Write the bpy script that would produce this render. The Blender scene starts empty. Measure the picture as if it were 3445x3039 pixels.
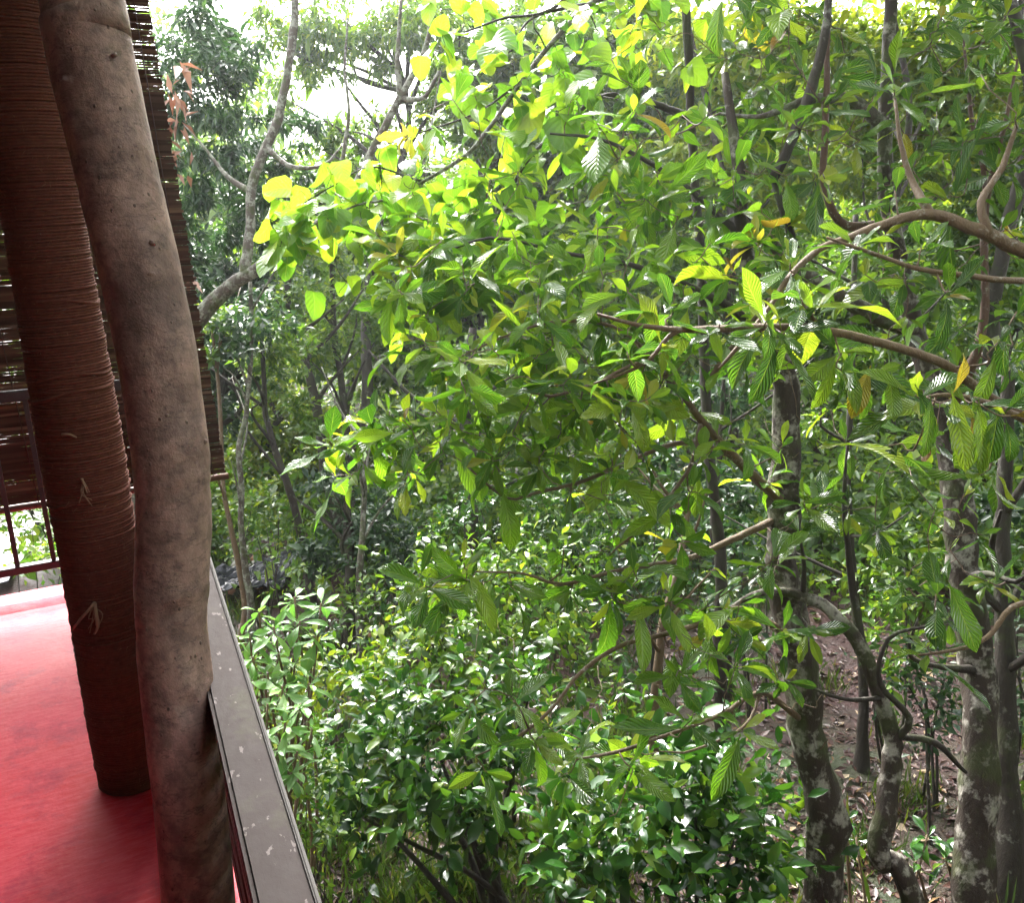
import bpy, math
import numpy as np
from mathutils import Matrix, Vector

# ------------------------------------------------------------------ camera
scene = bpy.context.scene
IMG_W, IMG_H, FOC = 3445.0, 3039.0, 2950.0
PITCH, ROLL, YAW = math.radians(15), math.radians(-2), math.radians(26)
CAM = np.array([0.0, 0.0, 1.6])
_fw = np.array([0, math.cos(PITCH), -math.sin(PITCH)])
_u0 = np.array([0, math.sin(PITCH), math.cos(PITCH)])
_r0 = np.array([1.0, 0, 0])
_r = _r0 * math.cos(ROLL) + _u0 * math.sin(ROLL)
_u = -_r0 * math.sin(ROLL) + _u0 * math.cos(ROLL)
_c, _s = math.cos(YAW), math.sin(YAW)
_R = np.array([[_c, _s, 0], [-_s, _c, 0], [0, 0, 1]])
RIGHT, UP, FWD = _R @ _r, _R @ _u, _R @ _fw
cam_data = bpy.data.cameras.new("camera")
cam = bpy.data.objects.new("camera", cam_data)
scene.collection.objects.link(cam)
M = Matrix([[RIGHT[i], UP[i], -FWD[i], CAM[i]] for i in range(3)] + [[0, 0, 0, 1]])
cam.matrix_world = M
cam_data.sensor_fit = 'HORIZONTAL'
cam_data.sensor_width = 36.0
cam_data.lens = FOC / IMG_W * 36.0
cam_data.clip_start = 0.05
cam_data.clip_end = 1000
scene.camera = cam

# ------------------------------------------------------------------ sky, sun, exposure
SUN_EL, SUN_AZ = math.radians(43), math.radians(10)      # azimuth from +Y towards +X
world = bpy.data.worlds.new("World")
scene.world = world
world.use_nodes = True
wn = world.node_tree
for n in list(wn.nodes):
    wn.nodes.remove(n)
wo = wn.nodes.new('ShaderNodeOutputWorld')
bg = wn.nodes.new('ShaderNodeBackground')
sky = wn.nodes.new('ShaderNodeTexSky')
sky.sky_type = 'NISHITA'
sky.sun_disc = False
sky.sun_elevation = SUN_EL
sky.sun_rotation = SUN_AZ
sky.air_density = 1.0
sky.dust_density = 6.0
sky.ozone_density = 1.0
hs = wn.nodes.new('ShaderNodeHueSaturation')
hs.inputs['Saturation'].default_value = 0.16
wn.links.new(sky.outputs[0], hs.inputs['Color'])
wn.links.new(hs.outputs[0], bg.inputs['Color'])
bg.inputs['Strength'].default_value = 0.15
wn.links.new(bg.outputs[0], wo.inputs['Surface'])

sun_data = bpy.data.lights.new("sun", 'SUN')
sun_data.energy = 1.5
sun_data.angle = math.radians(14)
sun_data.color = (1.0, 0.965, 0.9)
sun = bpy.data.objects.new("sun", sun_data)
scene.collection.objects.link(sun)
sd = Vector((math.sin(SUN_AZ) * math.cos(SUN_EL), math.cos(SUN_AZ) * math.cos(SUN_EL), math.sin(SUN_EL)))
sun.rotation_euler = sd.to_track_quat('Z', 'Y').to_euler()
sun.location = (0, 0, 30)

vs = scene.view_settings
vs.view_transform = 'Standard'
vs.look = 'None'
vs.exposure = 3.05
vs.gamma = 1.0
vs.use_curve_mapping = False
scene.render.engine = 'CYCLES'
scene.cycles.max_bounces = 7
scene.cycles.diffuse_bounces = 4
scene.cycles.glossy_bounces = 2
scene.cycles.transmission_bounces = 4
scene.cycles.transparent_max_bounces = 8
scene.cycles.use_denoising = True

rng = np.random.default_rng(7)

# ------------------------------------------------------------------ helpers
def ray(px, py):
    return FWD + RIGHT * (px - IMG_W / 2) / FOC - UP * (py - IMG_H / 2) / FOC

def P(px, py, t):
    """world point seen at photo pixel (px, py), t metres along the optical axis"""
    return CAM + ray(px, py) * t

def depth_of(p):
    return (np.asarray(p) - CAM) @ FWD

def pixel_of(p):
    v = np.asarray(p) - CAM
    d = v @ FWD
    return IMG_W / 2 + FOC * (v @ RIGHT) / d, IMG_H / 2 - FOC * (v @ UP) / d

def unit(v):
    v = np.asarray(v, float)
    return v / np.maximum(np.linalg.norm(v, axis=-1, keepdims=True), 1e-9)

def link(o):
    scene.collection.objects.link(o)
    return o

def tag(o, label=None, cat=None, group=None, kind=None):
    if label: o['label'] = label
    if cat: o['category'] = cat
    if group: o['group'] = group
    if kind: o['kind'] = kind
    return o

def empty(name, loc, label, cat, group=None):
    o = bpy.data.objects.new(name, None)
    o.location = [float(v) for v in loc]
    o.empty_display_size = 0.1
    link(o)
    return tag(o, label, cat, group)

def mesh_np(name, V, F, mat, parent=None, uv=None, rnd=None, smooth=True, kind=None):
    """V (N,3) world coords, F list of equal-length faces or (M,k) array, or list of such arrays"""
    V = np.asarray(V, float)
    if parent is not None:
        V = V - np.array(parent.location)
    Fs = F if isinstance(F, list) else [F]
    Fs = [np.asarray(f, np.int32) for f in Fs if len(f)]
    me = bpy.data.meshes.new(name)
    nl = sum(f.size for f in Fs)
    nf = sum(len(f) for f in Fs)
    me.vertices.add(len(V))
    me.vertices.foreach_set('co', V.astype(np.float32).ravel())
    me.loops.add(nl)
    me.polygons.add(nf)
    li = np.concatenate([f.ravel() for f in Fs])
    tot = np.concatenate([np.full(len(f), f.shape[1], np.int32) for f in Fs])
    st = np.concatenate([[0], np.cumsum(tot)[:-1]]).astype(np.int32)
    me.loops.foreach_set('vertex_index', li)
    me.polygons.foreach_set('loop_start', st)
    try:
        me.polygons.foreach_set('loop_total', tot)
    except Exception:
        pass
    me.polygons.foreach_set('use_smooth', np.full(nf, smooth))
    if uv is not None:
        l = me.uv_layers.new(name='UVMap')
        l.data.foreach_set('uv', np.asarray(uv, np.float32)[li].ravel())
    if rnd is not None:
        a = me.attributes.new('rnd', 'FLOAT', 'POINT')
        a.data.foreach_set('value', np.asarray(rnd, np.float32))
    me.update(calc_edges=True)
    me.validate()
    me.materials.append(mat)
    o = bpy.data.objects.new(name, me)
    link(o)
    if parent is not None:
        o.parent = parent
    if kind:
        o['kind'] = kind
    return o

def child(name, me, parent, loc, rot=None):
    o = bpy.data.objects.new(name, me)
    o.location = loc
    if rot is not None:
        o.rotation_euler = rot
    o.parent = parent
    return link(o)

def smooth_path(pts, rad, step):
    """Catmull-Rom resampling of pts (N,3) and rad (N)"""
    pts = np.asarray(pts, float); rad = np.asarray(rad, float)
    if len(pts) == 2:
        n = max(2, int(np.linalg.norm(pts[1] - pts[0]) / step) + 1)
        t = np.linspace(0, 1, n)[:, None]
        return pts[0] * (1 - t) + pts[1] * t, rad[0] * (1 - t[:, 0]) + rad[1] * t[:, 0]
    ext = np.vstack([2 * pts[0] - pts[1], pts, 2 * pts[-1] - pts[-2]])
    out, ro = [], []
    for i in range(len(pts) - 1):
        p0, p1, p2, p3 = ext[i:i + 4]
        n = max(2, int(np.linalg.norm(p2 - p1) / step) + 1)
        t = np.linspace(0, 1, n, endpoint=(i == len(pts) - 2))[:, None]
        out.append(.5 * (2 * p1 + (p2 - p0) * t + (2 * p0 - 5 * p1 + 4 * p2 - p3) * t ** 2 + (3 * p1 - p0 - 3 * p2 + p3) * t ** 3))
        ro.append(rad[i] * (1 - t[:, 0]) + rad[i + 1] * t[:, 0])
    return np.vstack(out), np.concatenate(ro)

def tube_arrays(path, rad, sides=8, rough=0.0, seed=0):
    path = np.asarray(path, float); rad = np.asarray(rad, float)
    n = len(path)
    T = unit(np.gradient(path, axis=0))
    N = np.zeros_like(path)
    a = np.array([0, 0, 1.0]) if abs(T[0][2]) < .9 else np.array([1.0, 0, 0])
    v = unit(np.cross(T[0], a))
    for i in range(n):
        v = unit(v - T[i] * (v @ T[i]))
        N[i] = v
    B = np.cross(T, N)
    ang = np.linspace(0, 2 * np.pi, sides, endpoint=False)
    rr = rad[:, None] * np.ones(sides)[None]
    if rough:
        g = np.random.default_rng(seed)
        k = g.normal(size=(n, sides))
        k = (k + np.roll(k, 1, 0) + np.roll(k, -1, 0) + np.roll(k, 1, 1)) / 2
        rr = rr * (1 + rough * k)
    V = path[:, None] + (N[:, None] * np.cos(ang)[None, :, None] + B[:, None] * np.sin(ang)[None, :, None]) * rr[..., None]
    V = V.reshape(-1, 3)
    i = np.arange(n - 1)[:, None]; j = np.arange(sides)[None]
    F = np.stack([i * sides + j, i * sides + (j + 1) % sides, (i + 1) * sides + (j + 1) % sides, (i + 1) * sides + j], -1).reshape(-1, 4)
    V = np.vstack([V, path[0], path[-1]])
    b, e = n * sides, n * sides + 1
    jj = np.arange(sides)
    F2 = np.stack([(jj + 1) % sides, jj, np.full(sides, b)], -1)
    F3 = np.stack([(n - 1) * sides + jj, (n - 1) * sides + (jj + 1) % sides, np.full(sides, e)], -1)
    uv = np.stack([np.tile(ang / (2 * np.pi), n), np.repeat(np.arange(n), sides)], -1)
    uv = np.vstack([uv, [0, 0], [0, n]])
    return V, F, np.vstack([F2, F3]), uv

class Acc:
    """collects several tubes into one mesh (the twigs of ONE tree)"""
    def __init__(self): self.V, self.Q, self.T, self.n = [], [], [], 0
    def tube(self, path, rad, sides=6, rough=0, seed=0):
        V, Q, T, _ = tube_arrays(path, rad, sides, rough, seed)
        self.V.append(V); self.Q.append(Q + self.n); self.T.append(T + self.n); self.n += len(V)
    def build(self, name, mat, parent, kind=None):
        if not self.V: return None
        return mesh_np(name, np.vstack(self.V), [np.vstack(self.Q), np.vstack(self.T)], mat, parent, kind=kind)

def tube_obj(name, pts, rad, mat, parent, sides=10, step=.06, rough=.0, seed=0):
    p, r = smooth_path(pts, rad, step)
    V, Q, T, uv = tube_arrays(p, r, sides, rough, seed)
    return mesh_np(name, V, [Q, T], mat, parent, uv=uv)

def box_mesh(name, sx, sy, sz, bev=0.0):
    import bmesh
    bm = bmesh.new()
    bmesh.ops.create_cube(bm, size=1)
    for v in bm.verts:
        v.co.x *= sx; v.co.y *= sy; v.co.z *= sz
    if bev:
        bmesh.ops.bevel(bm, geom=bm.edges[:], offset=bev, segments=2, affect='EDGES')
    me = bpy.data.meshes.new(name)
    bm.to_mesh(me); bm.free()
    return me

# ------------------------------------------------------------------ materials
def new_mat(name):
    m = bpy.data.materials.new(name)
    m.use_nodes = True
    nt = m.node_tree
    for n in list(nt.nodes): nt.nodes.remove(n)
    out = nt.nodes.new('ShaderNodeOutputMaterial')
    return m, nt, out

class NB:
    def __init__(self, nt): self.nt = nt
    def __call__(self, t, **kw):
        n = self.nt.nodes.new(t)
        for k, v in kw.items():
            if k in n.inputs.keys() if isinstance(k, str) else False:
                n.inputs[k].default_value = v
            else:
                setattr(n, k, v)
        return n
    def L(self, a, b): self.nt.links.new(a, b)
    def math(self, op, a, b=None):
        n = self.nt.nodes.new('ShaderNodeMath'); n.operation = op
        for i, v in enumerate((a, b)):
            if v is None: continue
            if isinstance(v, (int, float)): n.inputs[i].default_value = v
            else: self.L(v, n.inputs[i])
        return n.outputs[0]
    def noise(self, vec, scale, detail=3, rough=.55):
        n = self.nt.nodes.new('ShaderNodeTexNoise')
        n.inputs['Scale'].default_value = scale
        n.inputs['Detail'].default_value = detail
        n.inputs['Roughness'].default_value = rough
        if vec is not None: self.L(vec, n.inputs['Vector'])
        return n.outputs['Fac']
    def ramp(self, fac, stops, interp='LINEAR'):
        n = self.nt.nodes.new('ShaderNodeValToRGB')
        n.color_ramp.interpolation = interp
        el = n.color_ramp.elements
        while len(el) < len(stops): el.new(0.5)
        for e, (p, c) in zip(el, stops):
            e.position = p
            e.color = (c, c, c, 1) if isinstance(c, (int, float)) else (*c, 1)
        self.L(fac, n.inputs[0])
        return n.outputs[0]
    def mix(self, fac, a, b):
        n = self.nt.nodes.new('ShaderNodeMix'); n.data_type = 'RGBA'
        for v, s in ((fac, n.inputs[0]), (a, n.inputs[6]), (b, n.inputs[7])):
            if isinstance(v, (int, float)): s.default_value = v
            elif isinstance(v, tuple): s.default_value = (*v, 1)
            else: self.L(v, s)
        return n.outputs[2]
    def bump(self, h, strength=.4, dist=.01):
        n = self.nt.nodes.new('ShaderNodeBump')
        n.inputs['Strength'].default_value = strength
        n.inputs['Distance'].default_value = dist
        self.L(h, n.inputs['Height'])
        return n.outputs[0]
    def coord(self, kind='Object', scale=None):
        n = self.nt.nodes.new('ShaderNodeTexCoord')
        o = n.outputs[kind]
        if scale is not None:
            m = self.nt.nodes.new('ShaderNodeMapping')
            m.inputs['Scale'].default_value = scale
            self.L(o, m.inputs['Vector'])
            o = m.outputs[0]
        return o
    def principled(self, out, color, rough=.6, normal=None, spec=.5, metal=0.0, coat=0.0):
        b = self.nt.nodes.new('ShaderNodeBsdfPrincipled')
        for v, k in ((color, 'Base Color'), (rough, 'Roughness'), (spec, 'Specular IOR Level'), (metal, 'Metallic'), (coat, 'Coat Weight')):
            if isinstance(v, (int, float)): b.inputs[k].default_value = v
            elif isinstance(v, tuple): b.inputs[k].default_value = (*v, 1)
            else: self.L(v, b.inputs[k])
        if normal is not None: self.L(normal, b.inputs['Normal'])
        if out is not None: self.L(b.outputs[0], out.inputs['Surface'])
        return b

def leaf_mat(name, stops, trans=(1.5, 1.6, .5), tfac=.35, rough=.28, veins=0, vein_slope=3.0, bump=.5, spec=.5):
    """stops: colour ramp over a per-leaf random number"""
    m, nt, out = new_mat(name)
    b = NB(nt)
    oi = b('ShaderNodeObjectInfo'); at = b('ShaderNodeAttribute', attribute_name='rnd')
    r = b.math('FRACT', b.math('ADD', oi.outputs['Random'], at.outputs['Fac']))
    col = b.ramp(r, stops)
    normal = None
    if veins:
        uvn = b('ShaderNodeTexCoord')
        sp = b('ShaderNodeSeparateXYZ'); b.L(uvn.outputs['UV'], sp.inputs[0])
        a = b.math('MULTIPLY', b.math('ABSOLUTE', b.math('SUBTRACT', sp.outputs[0], .5)), 2.0)
        w = b.math('SUBTRACT', b.math('MULTIPLY', sp.outputs[1], b.math('ADD', b.math('MULTIPLY', r, veins * .4), veins * .8)), b.math('MULTIPLY', a, vein_slope))
        s = b.math('ABSOLUTE', b.math('SINE', b.math('MULTIPLY', w, math.pi)))
        mid = b.math('LESS_THAN', a, .045)
        lat = b.math('LESS_THAN', s, .16)
        mask = b.math('MAXIMUM', mid, b.math('MULTIPLY', lat, .14))
        col2 = b.mix(b.math('MULTIPLY', mask, .55), col, (.22, .30, .06))
        # blotches and small brown spots
        ob = b.coord('UV')
        nn_ = b('ShaderNodeTexNoise', noise_dimensions='4D')
        nn_.inputs['Scale'].default_value = 5.0; nn_.inputs['Detail'].default_value = 4; nn_.inputs['Roughness'].default_value = .65
        b.L(ob, nn_.inputs['Vector']); b.L(b.math('MULTIPLY', r, 57.0), nn_.inputs['W'])
        nz = nn_.outputs['Fac']
        hole = b.math('GREATER_THAN', nz, .715)
        spot = b.ramp(nz, [(0, 0.0), (.64, 0.0), (.70, 1.0), (1, 1.0)])
        col2 = b.mix(b.math('MULTIPLY', spot, .5), col2, (.10, .075, .02))
        col = col2
        h = b.math('MULTIPLY', s, b.math('MINIMUM', b.math('MULTIPLY', a, 6.0), 1.0))
        normal = b.bump(h, bump, .012)
    pr = b.principled(None, col, rough, normal, spec)
    tl = b('ShaderNodeBsdfTranslucent')
    mul = b('ShaderNodeMix', data_type='RGBA', blend_type='MULTIPLY')
    mul.inputs[0].default_value = 1.0
    b.L(col, mul.inputs[6]); mul.inputs[7].default_value = (*trans, 1)
    b.L(mul.outputs[2], tl.inputs['Color'])
    if normal is not None: b.L(normal, tl.inputs['Normal'])
    ms = b('ShaderNodeMixShader'); ms.inputs[0].default_value = tfac
    b.L(pr.outputs[0], ms.inputs[1]); b.L(tl.outputs[0], ms.inputs[2])
    if veins:      # insect holes
        tp = b('ShaderNodeBsdfTransparent'); m2 = b('ShaderNodeMixShader')
        b.L(hole, m2.inputs[0]); b.L(ms.outputs[0], m2.inputs[1]); b.L(tp.outputs[0], m2.inputs[2])
        b.L(m2.outputs[0], out.inputs['Surface'])
    else:
        b.L(ms.outputs[0], out.inputs['Surface'])
    return m

def bark_mat(name, c1, c2, lichen=0.0, lic=(.42, .42, .36), moss=0.0, scale=9.0, rough=.75, bump=.6):
    m, nt, out = new_mat(name)
    b = NB(nt)
    oc = b.coord('Object', (1, 1, .35))
    oo = b.coord('Object')
    n1 = b.noise(oc, scale * 2.2, 5, .65)
    col = b.mix(n1, c1, c2)
    if lichen:
        n2 = b.noise(oo, scale, 3, .6)
        n2 = b.math('ADD', b.math('MULTIPLY', n2, .6), b.math('MULTIPLY', b.noise(oo, scale * 3.3, 4, .7), .4))
        k = b.ramp(n2, [(0, 0.0), (.60 - lichen * .2, 0.0), (.69 - lichen * .2, 1.0), (1, 1.0)])
        k = b.math('MULTIPLY', k, b.math('ADD', .35, b.noise(oo, scale * 9, 4, .8)))
        col = b.mix(b.math('MULTIPLY', k, .9), col, lic)
    if moss:
        n3 = b.noise(oo, scale * .6, 3, .6)
        k = b.ramp(n3, [(0, 0.0), (.52, 0.0), (.62, 1.0), (1, 1.0)])
        col = b.mix(b.math('MULTIPLY', k, moss), col, (.05, .075, .015))
    n4 = b.noise(oc, scale * 6, 4, .7)
    b.principled(out, col, rough, b.bump(n4, bump, .02), .35)
    return m

G = lambda *a: a
MAT = {}
# big corrugated leaves
MAT['big'] = leaf_mat('corrugated_leaf', [(0, (.028, .075, .014)), (.35, (.045, .115, .018)), (.62, (.075, .165, .02)), (.84, (.14, .24, .025)), (.975, (.24, .30, .03)), (.993, (.30, .25, .03)), (1, (.12, .05, .02))],
                      trans=(2.1, 2.0, .9), tfac=.38, rough=.2, veins=12, vein_slope=3.0, bump=.85, spec=.75)
MAT['bigl'] = leaf_mat('lit_lime_corrugated_leaf', [(0, (.045, .115, .016)), (.3, (.075, .165, .018)), (.6, (.12, .22, .022)), (.86, (.20, .30, .03)), (.975, (.32, .38, .04)), (.993, (.34, .27, .03)), (1, (.12, .05, .02))],
                       trans=(1.75, 1.95, .7), tfac=.45, rough=.22, veins=12, vein_slope=3.0, bump=.65, spec=.75)  # brighter copy of the leaf above: lime tone plus backlight put into colour
MAT['young'] = leaf_mat('young_yellow_leaf', [(0, (.24, .27, .03)), (.6, (.38, .36, .04)), (1, (.46, .34, .05))], trans=(1.6, 1.5, .8), tfac=.5, rough=.3, veins=12, vein_slope=3.0, bump=.6)
MAT['heart'] = leaf_mat('heart_leaf', [(0, (.07, .17, .02)), (.5, (.13, .25, .025)), (.85, (.22, .32, .03)), (1, (.34, .38, .04))],
                        trans=(1.65, 1.8, .75), tfac=.45, rough=.34, veins=6, vein_slope=2.2, bump=.25)
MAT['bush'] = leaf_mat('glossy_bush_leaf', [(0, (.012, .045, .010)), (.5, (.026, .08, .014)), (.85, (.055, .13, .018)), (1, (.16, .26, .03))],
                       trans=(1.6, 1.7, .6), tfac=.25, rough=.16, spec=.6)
MAT['lime'] = leaf_mat('lime_bush_leaf', [(0, (.03, .085, .012)), (.5, (.065, .14, .016)), (.85, (.13, .22, .022)), (1, (.26, .31, .04))],
                       trans=(1.7, 1.7, .7), tfac=.35, rough=.32)
MAT['far'] = leaf_mat('canopy_leaf', [(0, (.035, .085, .016)), (.5, (.068, .14, .02)), (.85, (.115, .20, .024)), (1, (.19, .26, .03))],
                      trans=(2.0, 1.9, .7), tfac=.42, rough=.34)
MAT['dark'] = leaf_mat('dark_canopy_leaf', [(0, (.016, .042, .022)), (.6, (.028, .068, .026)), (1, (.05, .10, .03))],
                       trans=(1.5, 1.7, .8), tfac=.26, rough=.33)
MAT['yellowish'] = leaf_mat('yellow_green_leaf', [(0, (.08, .15, .018)), (.5, (.14, .22, .022)), (1, (.26, .31, .03))],
                            trans=(1.8, 1.7, .7), tfac=.42, rough=.4)
MAT['pale'] = leaf_mat('pale_rosette_leaf', [(0, (.09, .21, .05)), (.6, (.14, .29, .075)), (1, (.22, .37, .10))],
                       trans=(1.3, 1.5, .7), tfac=.28, rough=.3, veins=9, vein_slope=2.5, bump=.2)
MAT['dry'] = leaf_mat('dry_leaf', [(0, (.16, .07, .04)), (.5, (.22, .11, .07)), (1, (.30, .18, .12))], trans=(1.3, 1, .8), tfac=.2, rough=.6)
MAT['litter'] = leaf_mat('litter_leaf', [(0, (.025, .007, .005)), (.6, (.05, .014, .010)), (.88, (.08, .028, .014)), (.96, (.18, .10, .03)), (1, (.34, .28, .2))], trans=(1, 1, 1), tfac=.05, rough=.45)
MAT['grass'] = leaf_mat('grass_blade', [(0, (.03, .07, .012)), (.7, (.06, .11, .018)), (1, (.13, .15, .03))], trans=(1.5, 1.5, .6), tfac=.3, rough=.4)
MAT['bark_lichen'] = bark_mat('lichen_bark', (.014, .010, .008), (.055, .038, .028), lichen=.42, lic=(.33, .31, .27), moss=.4, scale=7)
MAT['bark_grey'] = bark_mat('grey_bark', (.035, .028, .022), (.12, .10, .08), lichen=.6, lic=(.27, .28, .23), moss=.6, scale=12)
MAT['bark_dark'] = bark_mat('dark_bark', (.018, .014, .012), (.05, .04, .032), lichen=.12, lic=(.2, .2, .17), moss=.3, scale=7)
MAT['bark_tan'] = bark_mat('tan_branch_bark', (.06, .038, .022), (.19, .125, .07), lichen=.15, lic=(.35, .33, .28), scale=16, rough=.55)
MAT['bark_red'] = bark_mat('reddish_branch_bark', (.06, .03, .022), (.14, .075, .05), lichen=.1, scale=14, rough=.55)

# ------------------------------------------------------------------ leaf shapes
def leaf_shape(profile, nseg, half, bend, fold, wave=0.0, seed=0, ragged=0.0, petiole=.06):
    """leaf along +Y, length 1, upper side +Z. profile(t)-> half width"""
    g = np.random.default_rng(seed)
    t = np.linspace(0, 1, nseg + 1)
    V, UV = [], []
    nc = 2 * half + 1
    jl = 1 + ragged * g.uniform(-1, .15, nseg + 1); jr = 1 + ragged * g.uniform(-1, .15, nseg + 1)
    ang = bend * t ** 1.3
    dy = np.cos(ang); dz = -np.sin(ang)
    yc = np.concatenate([[0], np.cumsum((dy[1:] + dy[:-1]) / 2)]) / nseg
    zc = np.concatenate([[0], np.cumsum((dz[1:] + dz[:-1]) / 2)]) / nseg
    for i, ti in enumerate(t):
        w = max(profile(ti), 0.0)
        for j in range(nc):
            s = (j - half) / half
            ww = w * (jl[i] if s < 0 else jr[i]) if abs(s) == 1 else w
            x = s * ww
            z = abs(s) * ww * math.sin(fold) + wave * w * math.sin(ti * 9 + (2 if s > 0 else 0)) * s * s
            V.append((x * math.cos(fold * .6), yc[i] + z * math.sin(ang[i]), zc[i] + z * math.cos(ang[i])))
            UV.append((.5 + .5 * s, ti))
    i = np.arange(nseg)[:, None]; j = np.arange(nc - 1)[None]
    F = np.stack([i * nc + j, i * nc + j + 1, (i + 1) * nc + j + 1, (i + 1) * nc + j], -1).reshape(-1, 4)
    return np.array(V), F, np.array(UV)

obov = lambda w: (lambda t: .012 if t < .06 else w * (math.sin(math.pi * min(1, ((t - .06) / .94)) ** 1.3) ** .95) + .004)
ellip = lambda w: (lambda t: w * math.sin(math.pi * t ** .92) ** .85 + .003)
heart = lambda w: (lambda t: w * (1 - t) ** .62 * (1 + .5 * t) * min(1, (t + .10) / .22) ** .6 + .002)

BIG = [leaf_shape(obov(w), 10, 2, bend, fold, wave, seed=k, ragged=rag)
       for k, (w, bend, fold, wave, rag) in enumerate([(.165, .5, .22, .12, 0), (.185, .95, .30, .18, 0), (.14, .25, .35, .15, .12), (.175, 1.35, .2, .2, .25), (.15, .7, .45, .1, 0), (.18, .35, .15, .25, .35), (.155, 1.1, .5, .2, .15), (.19, .1, .12, .22, 0), (.13, .8, .3, .3, .2), (.16, -.3, .35, .15, 0)])]
HEART = [leaf_shape(heart(w), 6, 2, bend, fold, .1, seed=20 + k) for k, (w, bend, fold) in enumerate([(.46, .5, .15), (.42, .9, .3), (.48, .2, .1)])]
MID = [leaf_shape(ellip(.2), 3, 1, .6, .3), leaf_shape(ellip(.24), 3, 1, .3, .2), leaf_shape(ellip(.17), 3, 1, 1.1, .5)]
TINY = (np.array([(0, 0, 0), (.25, .45, .07), (0, 1, -.12), (-.25, .45, .07)]), np.array([(0, 1, 2), (0, 2, 3)]), np.array([(.5, 0), (1, .4), (.5, 1), (0, .4)]))
NARROW = (np.array([(0, 0, 0), (.15, .42, .05), (0, 1, -.16), (-.15, .42, .05)]), TINY[1], TINY[2])

def frames(d, n):
    d = unit(d)
    x = unit(np.cross(d, n))
    z = np.cross(x, d)
    return x, d, z

def stamp(shape, pos, d, n, size, rnd, wscale=None):
    """many copies of one leaf shape -> arrays"""
    V, F, UV = shape
    x, y, z = frames(d, n)
    ws = size if wscale is None else size * wscale
    A = pos[:, None] + V[None, :, 0:1] * (x * ws[:, None])[:, None] + V[None, :, 1:2] * (y * size[:, None])[:, None] + V[None, :, 2:3] * (z * size[:, None])[:, None]
    N, k = len(pos), len(V)
    FF = (F[None] + (np.arange(N) * k)[:, None, None]).reshape(-1, F.shape[1])
    return A.reshape(-1, 3), FF, np.tile(UV, (N, 1)), np.repeat(rnd, k)

def leaf_mesh(name, shapes, pos, d, n, size, mat, parent, kind='stuff', wscale=None):
    """one mesh holding many leaves, shapes dealt out at random"""
    pos, d, n, size = map(np.asarray, (pos, d, n, size))
    pick = rng.integers(0, len(shapes), len(pos))
    rnd = rng.random(len(pos))
    out, off = [], 0
    for k, s in enumerate(shapes):
        q = pick == k
        if not q.any(): continue
        V, F, UV, R = stamp(s, pos[q], d[q], n[q], size[q], rnd[q])
        out.append((V, F + off, UV, R)); off += len(V)
    return mesh_np(name, np.vstack([o[0] for o in out]), [np.vstack([o[1] for o in out])] if len({o[1].shape[1] for o in out}) == 1 else [o[1] for o in out],
                   mat, parent, uv=np.vstack([o[2] for o in out]), rnd=np.concatenate([o[3] for o in out]), kind=kind)

_leaf_data = {}
def leaf_data(kind, k, shape, mat):
    key = (kind, k)
    if key not in _leaf_data:
        V, F, UV = shape
        o = mesh_np('leaf', V, F, mat, uv=UV)
        _leaf_data[key] = o.data
        bpy.data.objects.remove(o)
    return _leaf_data[key]

def leaf_objects(kind, shapes, pos, d, n, size, mat, parent, wide=None):
    x, y, z = frames(d, n)
    pl = np.array(parent.location)
    for i in range(len(pos)):
        k = int(rng.integers(0, len(shapes)))
        o = bpy.data.objects.new('leaf', leaf_data(kind, k, shapes[k], mat))
        s = float(size[i])
        p = pos[i] - pl
        w = float(rng.uniform(.85, 1.12))
        o.matrix_local = Matrix([[x[i][a] * s * w, y[i][a] * s, z[i][a] * s, p[a]] for a in range(3)] + [[0, 0, 0, 1]])
        o.parent = parent
        link(o)

# ------------------------------------------------------------------ the ground
def gz(x, y):
    x = np.asarray(x, float); y = np.asarray(y, float)
    d = np.hypot(x - 1, y)
    z = -3.25 + .10 * np.sin(x * .9 + 1) * np.cos(y * .8) + .05 * np.sin(x * 2.3 + y * 1.7)
    z = z + .16 * np.maximum(0, d - 13) * np.clip((d - 13) / 8, 0, 1)
    z = np.minimum(z, 6 + .01 * d)
    # the bank climbs to the right, away from the house
    z = z + .07 * np.clip(x - 5, 0, 12)
    return z

def on_ground(px, py):
    d = ray(px, py)
    lo, hi = 1.0, 60.0
    t = np.linspace(1.5, 60, 1200)
    p = CAM + d * t[:, None]
    k = np.argmax(p[:, 2] < gz(p[:, 0], p[:, 1]))
    return p[k]

def ground_mat():
    m, nt, out = new_mat('red_forest_soil')
    b = NB(nt)
    oc = b.coord('Object')
    n1 = b.noise(oc, 1.6, 6, .65); n2 = b.noise(oc, 14, 5, .7); n3 = b.noise(oc, .55, 4, .6)
    c = b.mix(n2, (.016, .0040, .0032), (.062, .0135, .0105))
    c = b.mix(b.ramp(n1, [(0, 0.0), (.45, 0.0), (.62, 1.0), (1, 1.0)]), c, (.028, .010, .007))
    c = b.mix(b.math('MULTIPLY', b.ramp(n3, [(0, 0.0), (.48, 0.0), (.6, 1.0), (1, 1.0)]), .75), c, (.025, .045, .012))
    r = b.ramp(n2, [(0, .35), (1, .75)])
    b.principled(out, c, r, b.bump(n2, .8, .05), .4)
    return m
g1 = np.concatenate([-np.geomspace(150, 12, 14), np.linspace(-11, 34, 130), np.geomspace(36, 160, 12)])
gx, gy = np.meshgrid(g1, g1, indexing='ij')
nG = len(g1)
GV = np.stack([gx, gy, gz(gx, gy) + .03 * np.sin(gx * 5.1) * np.sin(gy * 4.3)], -1).reshape(-1, 3)
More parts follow.
